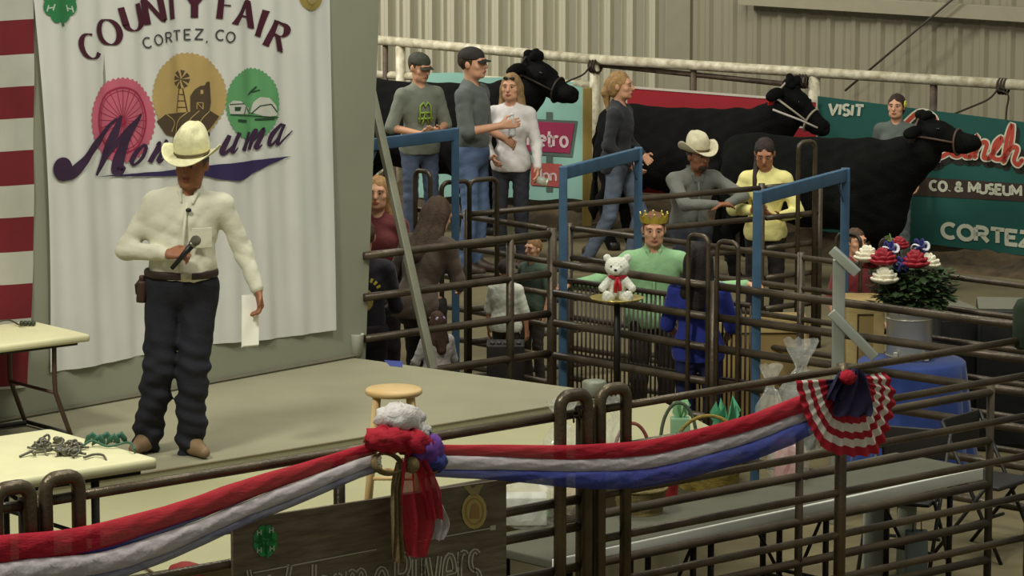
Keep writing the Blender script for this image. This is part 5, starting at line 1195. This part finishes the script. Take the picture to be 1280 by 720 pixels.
# --- announcer
loc=W(231,567,z=ZS); hh=W(243,155,Y=loc.y).z-ZS
print('ANNOUNCER h',hh,'Y',loc.y)
P=dict(pelvis=(-.005,0,.93),chest=(.0,-.01,1.24),neck=(.045,-.02,1.42),head=(.062,-.05,1.565),
 shL=(-.15,0,1.345),elL=(-.30,.02,1.10),wrL=(-.055,-.225,1.115),shR=(.225,0,1.34),elR=(.325,.03,1.09),wrR=(.405,-.06,.895),
 hipL=(-.095,0,.90),knL=(-.125,-.05,.48),anL=(-.20,.04,.10),hipR=(.095,0,.90),knR=(.055,-.05,.48),anR=(.035,-.02,.09))
ann,J,hp_,HR,L=person('man in white shirt, cowboy hat and jeans speaking into a microphone on stage',loc,0,hh/1.0*.985*1.0,P,skin='tan',shirt=(206,202,180),pants=(30,30,38),shoe=(128,104,76),hair=(90,80,70),style='short',wide=1.20,belly=.035,pleg=1.08,hy=-.25,hp=.12,wr_amp=.0034,collar=True,curl=(1.0,.7),pn=((.4,.5,-.6),(-.8,-.3,0)),handdir=((.95,-.25,.10),(.18,-.10,-1)),stack=True,vox=.009,fd=((-.4,-.9),(.55,-.85)))
cowboy_hat(ann,hp_,HR,(228,222,176),curl=.045,band=(80,70,44),z0=.055,brim=.170,crown=.145)
b=BM(); n=36
tube(b,[(math.cos(2*PI*i/n)*.192-.004,math.sin(2*PI*i/n)*.142-.012,.985) for i in range(n)],.021,8,closed=True,flat=.35); blt=obj('belt',b,M('leather_dark',(46,34,28),.5),ann)
b=BM(); box(b,(.035,-.162,.985),(.058,.012,.042),bev=.006); obj('buckle',b,M('silver',(176,168,140),.3,metal=.8),ann)
b=BM(); box(b,(-.215,-.02,.885),(.05,.07,.12),Euler((0,.08,0)).to_matrix(),.014); box(b,(-.212,-.02,.95),(.03,.05,.04),bev=.01); tube(b,[(-.22,-.03,.95),(-.245,-.03,.92),(-.24,-.03,.87)],.008,6); obj('holster',b,M('leather_brown',(62,40,30),.5),ann)
b=BM(); ball(b,(.05,-.135,1.335),(.016,.012,.012)); obj('clip_microphone',b,M('black_plastic',(24,24,24),.4),ann)
b=BM(); tube(b,[(-.10,-.130,1.235),(-.04,-.145,1.238)],.002,5) if False else None
b.free()
# pocket
b=BM(); box(b,(.12,-.152,1.19),(.11,.006,.11),Euler((.05,0,.28)).to_matrix(),.004); obj('pocket',b,MC['shirt_man in white shirt'],ann)
# microphone, held
S_=ann.scale[0]
def wpt(t,v): return t.location+t.rotation_euler.to_matrix()@(Vector(v)*t.scale[0])
mh=wpt(ann,(.115,-.31,1.215)); mt=wpt(ann,(-.03,-.27,1.045)); d=(mh-mt).normalized()
mic=thing('microphone','handheld microphone held in front of the white-shirted man','microphone',mt)
b=BM(); tube(b,[mt,mt.lerp(mh,.4),mt.lerp(mh,.78)],[.012,.015,.019],14); obj('handle',b,M('mic_black',(30,29,28),.4),mic,True,True)
b=BM(); ball(b,mt.lerp(mh,.90),.029,18,12); obj('grille',b,M('mic_mesh',(108,104,90),.4,metal=.6,bump=.6,bscale=400),mic,True,True)
b=BM(); tube(b,[mt.lerp(mh,.76),mt.lerp(mh,.82)],.024,14); obj('ring',b,M('mic_ring',(140,138,126),.3,metal=.8),mic,True,True)
# papers
pp=Plane(Vector((loc.x-1,loc.y-.045,0)),Vector((loc.x+1,loc.y-.045,0)))
b=BM(); 
for k in range(3):
    o=.004*k; P4=[pp(302+k*.6,369,o),pp(323+k*.4,367.5,o),pp(323+k*.4,432-k,o+.01),pp(302+k*.6,434-k,o+.012)]
    for sgn_ in (0,.0016): v=[b.verts.new(p+Vector((0,sgn_,0))) for p in P4]; b.faces.new(v)
tag(center_obj(obj('folded_papers',b,M('bright_paper',(250,246,232),.6),None,False)),'bright white folded papers held in the lowered hand of the man on stage','paper')
# --- far group
l,h=who(524,68,Y=33.4)
t,J,hp_,HR,L=person('young man in grey T-shirt with green print and cap behind the blue frame',l,.45,h,dict(elL=(-.27,.0,1.12),wrL=(-.10,-.22,1.08),elR=(.25,-.0,1.12),wrR=(.06,-.26,1.10)),skin='light',shirt=(116,120,106),sleeve=.5,pants=(74,84,104),hair=(80,60,40),tuck=False,hp=.25,hy=.35,pn=((.7,0,.6),(-.7,0,.6)),handdir=((.9,-.4,.1),(-.8,-.5,.1)),vox=.012)
cap_hat(t,hp_,HR,(70,72,62),(58,56,48))
b=BM()
for s in ([(-.055,1.17),(-.05,1.31),(-.02,1.34),(0,1.30),(.02,1.34),(.05,1.31),(.055,1.17)],[(-.07,1.20),(.07,1.20)],[(-.045,1.25),(.045,1.25)],[(-.03,1.15),(0,1.26),(.03,1.15)]):
    tube(b,[(x,-.128-.0,z) for x,z in s],.010,6,ref=Vector((0,1,0)))
obj('shirt_print',b,M('print_lime',(140,168,70),.7),t)
l,h=who(590,61,Y=32.15)
t,J,hp_,HR,L=person('man in dark grey shirt and cap holding a water bottle, seen side-on',l,1.15,h,dict(elL=(-.22,-.06,1.13),wrL=(-.12,-.30,1.18),elR=(.24,.0,1.12),wrR=(.12,-.24,1.04)),skin='light',shirt=(92,98,94),sleeve=.55,pants=(86,104,136),hair=(60,45,32),tuck=True,belly=.02,pn=((.8,0,0),(-.8,0,0)),vox=.012)
cap_hat(t,hp_,HR,(50,44,40),(42,38,36))
wb=wpt(t,(-.07,-.37,1.10)); bt_=thing('water_bottle','clear water bottle held by the man in the dark grey shirt','bottle',wb)
b=BM(); lathe(b,[(0,0),(.032,0),(.033,.02),(.030,.07),(.033,.08),(.033,.13),(.014,.17),(.013,.18),(0,.18)],(0,0,0),18); obj('bottle_body',b,M('clear_plastic',(214,220,222),.1,alpha=.6,coat=.5),bt_)
b=BM(); lathe(b,[(0,.18),(.015,.18),(.015,.195),(0,.196)],(0,0,0),14); obj('bottle_cap',b,M('cap_white',(215,215,215),.5),bt_)
l,h=who(639,93,Y=32.5)
t,J,hp_,HR,L=person('woman in white top with sunglasses on her head, jar in her lowered hand',l,-.25,h,dict(elL=(-.24,-.02,1.13),wrL=(-.12,-.20,1.02),elR=(.24,-.02,1.12),wrR=(.30,-.22,.93)),skin='light',shirt=(214,208,204),pants=(50,50,58),hair=(150,120,80),style='long',fem=True,tuck=False,pn=((.8,0,0),(-.8,0,0)),vox=.012)
b=BM()
for sg in (-1,1): ball(b,hp_(sg*.032,-.072,.088),(.024,.012,.016),12,8)
tube(b,[hp_(-.01,-.08,.09),hp_(.01,-.08,.09)],.004,6); obj('sunglasses',b,M('dark_lens',(40,34,28),.15),t)
wb=wpt(t,(.37,-.33,.86)); jr=thing('glass_jar','small glass jar held low by the woman in white','jar',wb-Vector((0,0,.03)))
b=BM(); tube(b,[(-.045,0,.02),(.03,-.01,.0)],.036,16); obj('jar_body',b,M('jar_glass',(190,200,180),.1,alpha=.6,coat=.5),jr); b=BM(); tube(b,[(.03,-.01,0),(.05,-.012,-.006)],.037,16); obj('lid',b,M('lid_pale',(214,214,186),.3,metal=.4),jr)
l,h=who(775,91,Y=32.2)
t,J,hp_,HR,L=person('blond person in dark jacket and jeans striding beside the red banner',l,1.25,h,dict(pelvis=(0,.03,.95),elL=(-.25,.03,1.14),wrL=(-.20,-.16,.98),elR=(.24,.0,1.14),wrR=(.12,-.18,1.02),knL=(-.1,.06,.50),anL=(-.1,.26,.14),knR=(.1,-.16,.52),anR=(.1,-.06,.09)),skin='light',shirt=(40,40,44),pants=(96,106,122),hair=(160,124,78),style='pony',tuck=False,vox=.012)
b=BM(); ball(b,(-.232,-.005,1.31),(.010,.022,.028)); obj('sleeve_patch',b,M('patch_yellow',(200,196,120),.6),t)
# --- cowboy and woman in yellow
l,h=who(868,163,Y=28.3)
t,J,hp_,HR,L=person('bearded man in grey shirt and straw cowboy hat leaning on the rail',l+Vector((0,.25,0)),.40,h*1.0*.97,dict(pelvis=(0,.10,.93),chest=(0,.02,1.25),neck=(0,-.05,1.43),head=(.01,-.09,1.565),shL=(-.19,-.03,1.37),elL=(-.20,-.28,1.20),wrL=(.05,-.38,1.20),shR=(.19,-.03,1.37),elR=(.34,-.25,1.24),wrR=(.14,-.38,1.20)),skin='tan',shirt=(112,112,104),pants=(60,60,70),hair=(60,46,36),belly=.03,wide=1.12,beard=True,hp=.05,hy=.1,collar=True,vox=.012,handdir=((1,-.1,0),(-1,-.1,0)),pn=((0,0,-1),(0,0,-1)))
cowboy_hat(t,hp_,HR,(214,204,172),curl=.07,band=(150,120,70),z0=.05,brim=.170,crown=.14)
l,h=who(958,172,Y=28.6)
t,J,hp_,HR,L=person('woman in yellow sweater looking down at her phone',l,-.12,h,dict(elL=(-.27,-.03,1.14),wrL=(-.09,-.24,1.16),elR=(.27,-.03,1.12),wrR=(.13,-.22,1.10),head=(-.01,-.05,1.62)),skin='mid',shirt=(236,226,148),pants=(42,36,34),hair=(52,40,34),style='pony',fem=True,tuck=False,hp=.45,vox=.012,sleeve=.9,pn=((.6,0,.8),(-.6,0,.8)),handdir=((.6,-.7,.2),(-.8,-.5,.2)))
b=BM(); tube(b,[hp_(-.06,.05,-.06),L(J['neck'],-.09,-.07,-.05),L(J['chest'],-.09,-.15,.02)],[.03,.024,.012],8); obj('side_hair',b,MC['hair_woman in yellow sw'],t)
wb=wpt(t,(-.05,-.33,1.20)); ph=thing('phone','dark phone in the hand of the woman in yellow','phone',wb)
b=BM(); box(b,(0,0,0),(.075,.012,.145),Euler((-.9,0,.2)).to_matrix(),.005); obj('phone_body',b,M('phone_black',(26,24,22),.3),ph); b=BM(); box(b,Euler((-.9,0,.2)).to_matrix()@Vector((0,-.007,.0)),(.065,.002,.125),Euler((-.9,0,.2)).to_matrix()); obj('phone_edge',b,M('phone_gold',(190,166,70),.3,metal=.6),ph)
# --- crowned man
l,h=who(818,271,Y=24.35)
t,J,hp_,HR,L=person('man in green shirt wearing a gold paper crown, arms spread on the fence',l+Vector((0,.12,0)),0.0,h*1.03,dict(pelvis=(0,.05,.94),neck=(0,-.01,1.44),head=(0,-.03,1.59),chest=(0,.0,1.25),shL=(-.20,0,1.36),elL=(-.42,-.10,1.22),wrL=(-.60,-.12,1.20),shR=(.20,0,1.36),elR=(.45,-.05,1.16),wrR=(.68,-.10,1.20)),skin='light',shirt=(142,184,134),pants=(44,36,32),hair=(120,84,56),wide=1.15,belly=.04,collar=True,hp=.12,vox=.012,tuck=False,curl=(.9,.9),pn=((0,0,-1),(0,0,-1)),handdir=((-1,-.2,-.1),(1,-.2,0)))
cwn=bpy.data.objects.new('paper_crown',None); C.objects.link(cwn); cwn.parent=t; cwn.location=tuple(hp_(0,.01,.055)); cwn['label']='jagged gold paper crown'
b=BM(); n=60; lo=[];hi=[]
for rr_,s_ in ((.098,1),(.094,-1)):
    lo=[b.verts.new((math.cos(2*PI*i/n)*rr_*.95,math.sin(2*PI*i/n)*rr_*1.12,0)) for i in range(n)]
    hi=[b.verts.new((math.cos(2*PI*i/n)*rr_*1.06,math.sin(2*PI*i/n)*rr_*1.2,.028+.040*(1-abs((i%6)/3-1)))) for i in range(n)]
    for i in range(n): b.faces.new((lo[i],lo[(i+1)%n],hi[(i+1)%n],hi[i])[::s_])
obj('crown_band',b,M('gold_foil',(214,190,76),.3,metal=.5),cwn,False)
b=BM()
for i in range(10): a=2*PI*(i*6+3)/n; ball(b,(math.cos(a)*.103,math.sin(a)*.117,.068),.007,8,6)
obj('crown_tips',b,M('gold_tip',(240,226,120),.3,metal=.5),cwn)
# --- person in blue from behind
l,h=who(874,304,Y=23.35)
t,J,hp_,HR,L=person('dark-haired child in royal blue shirt seen from behind at the pen',l,PI-.2,h,dict(elL=(-.24,-.06,1.13),wrL=(-.18,-.22,1.02),elR=(.24,-.06,1.13),wrR=(.18,-.22,1.02)),skin='mid',shirt=(40,52,140),sleeve=.5,pants=(40,46,90),hair=(30,22,20),style='long',wide=1.05,tuck=False,vox=.012)
# --- flower girl behind cow
l,h=who(1121,119,Y=32.5)
t,J,hp_,HR,L=person('girl with yellow flower in her hair behind the front cow',l,-.35,h,{},skin='light',shirt=(90,96,90),pants=(112,120,120),hair=(56,40,32),style='bun',fem=True,tuck=False,vox=.012)
b=BM()
for i in range(8): a=2*PI*i/8; ball(b,hp_(.093,-.01+math.cos(a)*.022,.03+math.sin(a)*.022),(.009,.016,.016),8,6)
ball(b,hp_(.098,-.01,.03),(.010,.014,.014),8,6); obj('hair_flower',b,M('flower_yellow',(214,216,90),.6),t)
# --- left cluster
l,h=who(472,222,Y=25.6)
person('fair-haired girl with red top and dark jacket beside the wall edge',l,-.1,h,dict(elL=(-.24,-.03,1.12),wrL=(-.05,-.22,1.12),elR=(.24,-.03,1.12),wrR=(.05,-.24,1.06)),skin='light',shirt=(104,44,44),pants=(44,36,40),hair=(170,130,84),style='long',fem=True,tuck=False,vox=.012)
l,h=who(515,248,Y=24.75)
t,J,hp_,HR,L=person('woman with long brown hair in brown jacket bending over the rail',l+Vector((.08,.05,0)),2.5,h*1.04,dict(pelvis=(0,.12,.93),chest=(0,0,1.22),neck=(0,-.10,1.40),head=(0,-.16,1.54),shL=(-.18,-.05,1.34),elL=(-.22,-.10,1.10),wrL=(-.10,-.28,1.02),shR=(.18,-.05,1.34),elR=(.26,.02,1.10),wrR=(.30,.08,.92)),skin='light',shirt=(78,64,52),pants=(48,42,40),hair=(74,56,40),style='long',fem=True,tuck=False,hp=.5,vox=.012)
l,h=who(450,276,Y=23.9)
t,J,hp_,HR,L=person('person in dark blue club jacket with yellow emblem, back to us at the wall edge',l+Vector((.02,0,0)),PI+.1,h,dict(elL=(-.24,-.06,1.12),wrL=(-.16,-.22,1.05),elR=(.24,-.06,1.12),wrR=(.16,-.22,1.05)),skin='light',shirt=(32,28,36),pants=(34,28,32),hair=(80,58,40),style='short',vox=.012,wide=1.05)
b=BM()
def backz(x): return .118+.0*x
pl3=lambda x,y,o: Vector((-(x),.150+o,y))
disc(b,pl3,0,1.20,.062,.082,.0,30,3); obj('back_emblem',b,M('emblem_yellow',(170,150,76),.7),t)
b=BM()
for i in range(8):
    a=math.radians(150-17*i); c=(.115*math.cos(a),1.235+.115*math.sin(a)); box(b,(-c[0],.152,c[1]),(.018,.006,.030),Euler((0,a-PI/2,0)).to_matrix(),.002)
obj('back_lettering',b,M('thread_yellow',(196,176,60),.7),t)
# --- children in the pen
l,h=who(632,325,Y=26.0)
person('small dark-haired child in white shirt behind the corner panel',l,PI-.4,h,dict(elL=(-.24,-.04,1.12),elR=(.24,-.04,1.12)),skin='mid',shirt=(206,206,190),sleeve=.5,pants=(52,46,44),hair=(48,36,30),wide=1.15,tuck=False,vox=.013)
l,h=who(667,299,Y=26.6)
person('fair child in dark green shirt beside the corner fence post',l,-.8,h,{},skin='light',shirt=(70,86,70),sleeve=.5,pants=(70,62,56),hair=(140,104,66),wide=1.05,tuck=False,vox=.013)
l,h=who(546,390,Y=24.15)
t,J,hp_,HR,L=person('child in pale grey shirt with a hair bow close behind the stage edge',l,PI+.5,h,dict(elL=(-.26,-.06,1.14),wrL=(-.20,-.25,1.08),elR=(.26,-.06,1.14),wrR=(.2,-.25,1.08)),skin='light',shirt=(172,164,160),pants=(60,50,46),hair=(70,48,34),style='long',wide=1.25,tuck=False,vox=.013)
b=BM()
for sg in (-1,1): ball(b,hp_(sg*.035,.105,.05),(.034,.014,.024),10,6,Euler((0,sg*.4,0)).to_matrix())
ball(b,hp_(0,.115,.05),.012,8,6); obj('hair_bow',b,M('bow_lilac',(186,170,206),.6),t)
l,h=who(1070,287,Y=25.4)
person('child in dark red shirt partly hidden by the flower bouquet',l,.5,h,{},skin='light',shirt=(116,36,40),sleeve=.5,pants=(60,52,50),hair=(84,60,42),wide=1.1,tuck=False,vox=.013)
# dark tub by the children
c=W(632,428,Y=25.0); tb=thing('black_tub','black plastic tub standing by the child in white','tub',(c.x,c.y,0)); hh_=c.z
b=BM(); box(b,(0,0,hh_/2),(.26,.26,hh_),bev=.012); obj('tub_body',b,M('tub_black',(34,28,26),.6),tb)
b=BM()
for i in range(5): ball(b,(-.09+.045*i,-.08,hh_+.008),(.018,.018,.014),8,6)
obj('tub_knobs',b,M('tub_knob',(60,52,46),.5),tb)

# ================================================================ GROUPS OF REPEATS
GR={'cow':'black show cattle along the pipe rail','fence_panel':'pipe fence panels of the pens','blue_gate_frame':'blue steel gate frames','rose':'roses in the bouquet','ribbon_loop':'ribbon loops in the bouquet','vinyl_banner':'vinyl banners on the pipe rail','tie_rope':'ropes tied to the pipe rail','folding_table':'folding tables','loudspeaker':'speaker cabinets at right','gift_bag':'wrapped gift bags behind the front fence','wicker_basket':'gift baskets','tissue_gift':'green tissue paper gifts','folding_chair':'folding chairs at lower right','bunting_swag':'swags of tulle bunting on the front fence','plywood_crate':'tan plywood crates','person':'people at the fair'}
for o in bpy.data.objects:
    k=o.name.split('.')[0]
    if o.parent is None and 'label' in o and k in GR: o['group']=GR[k]
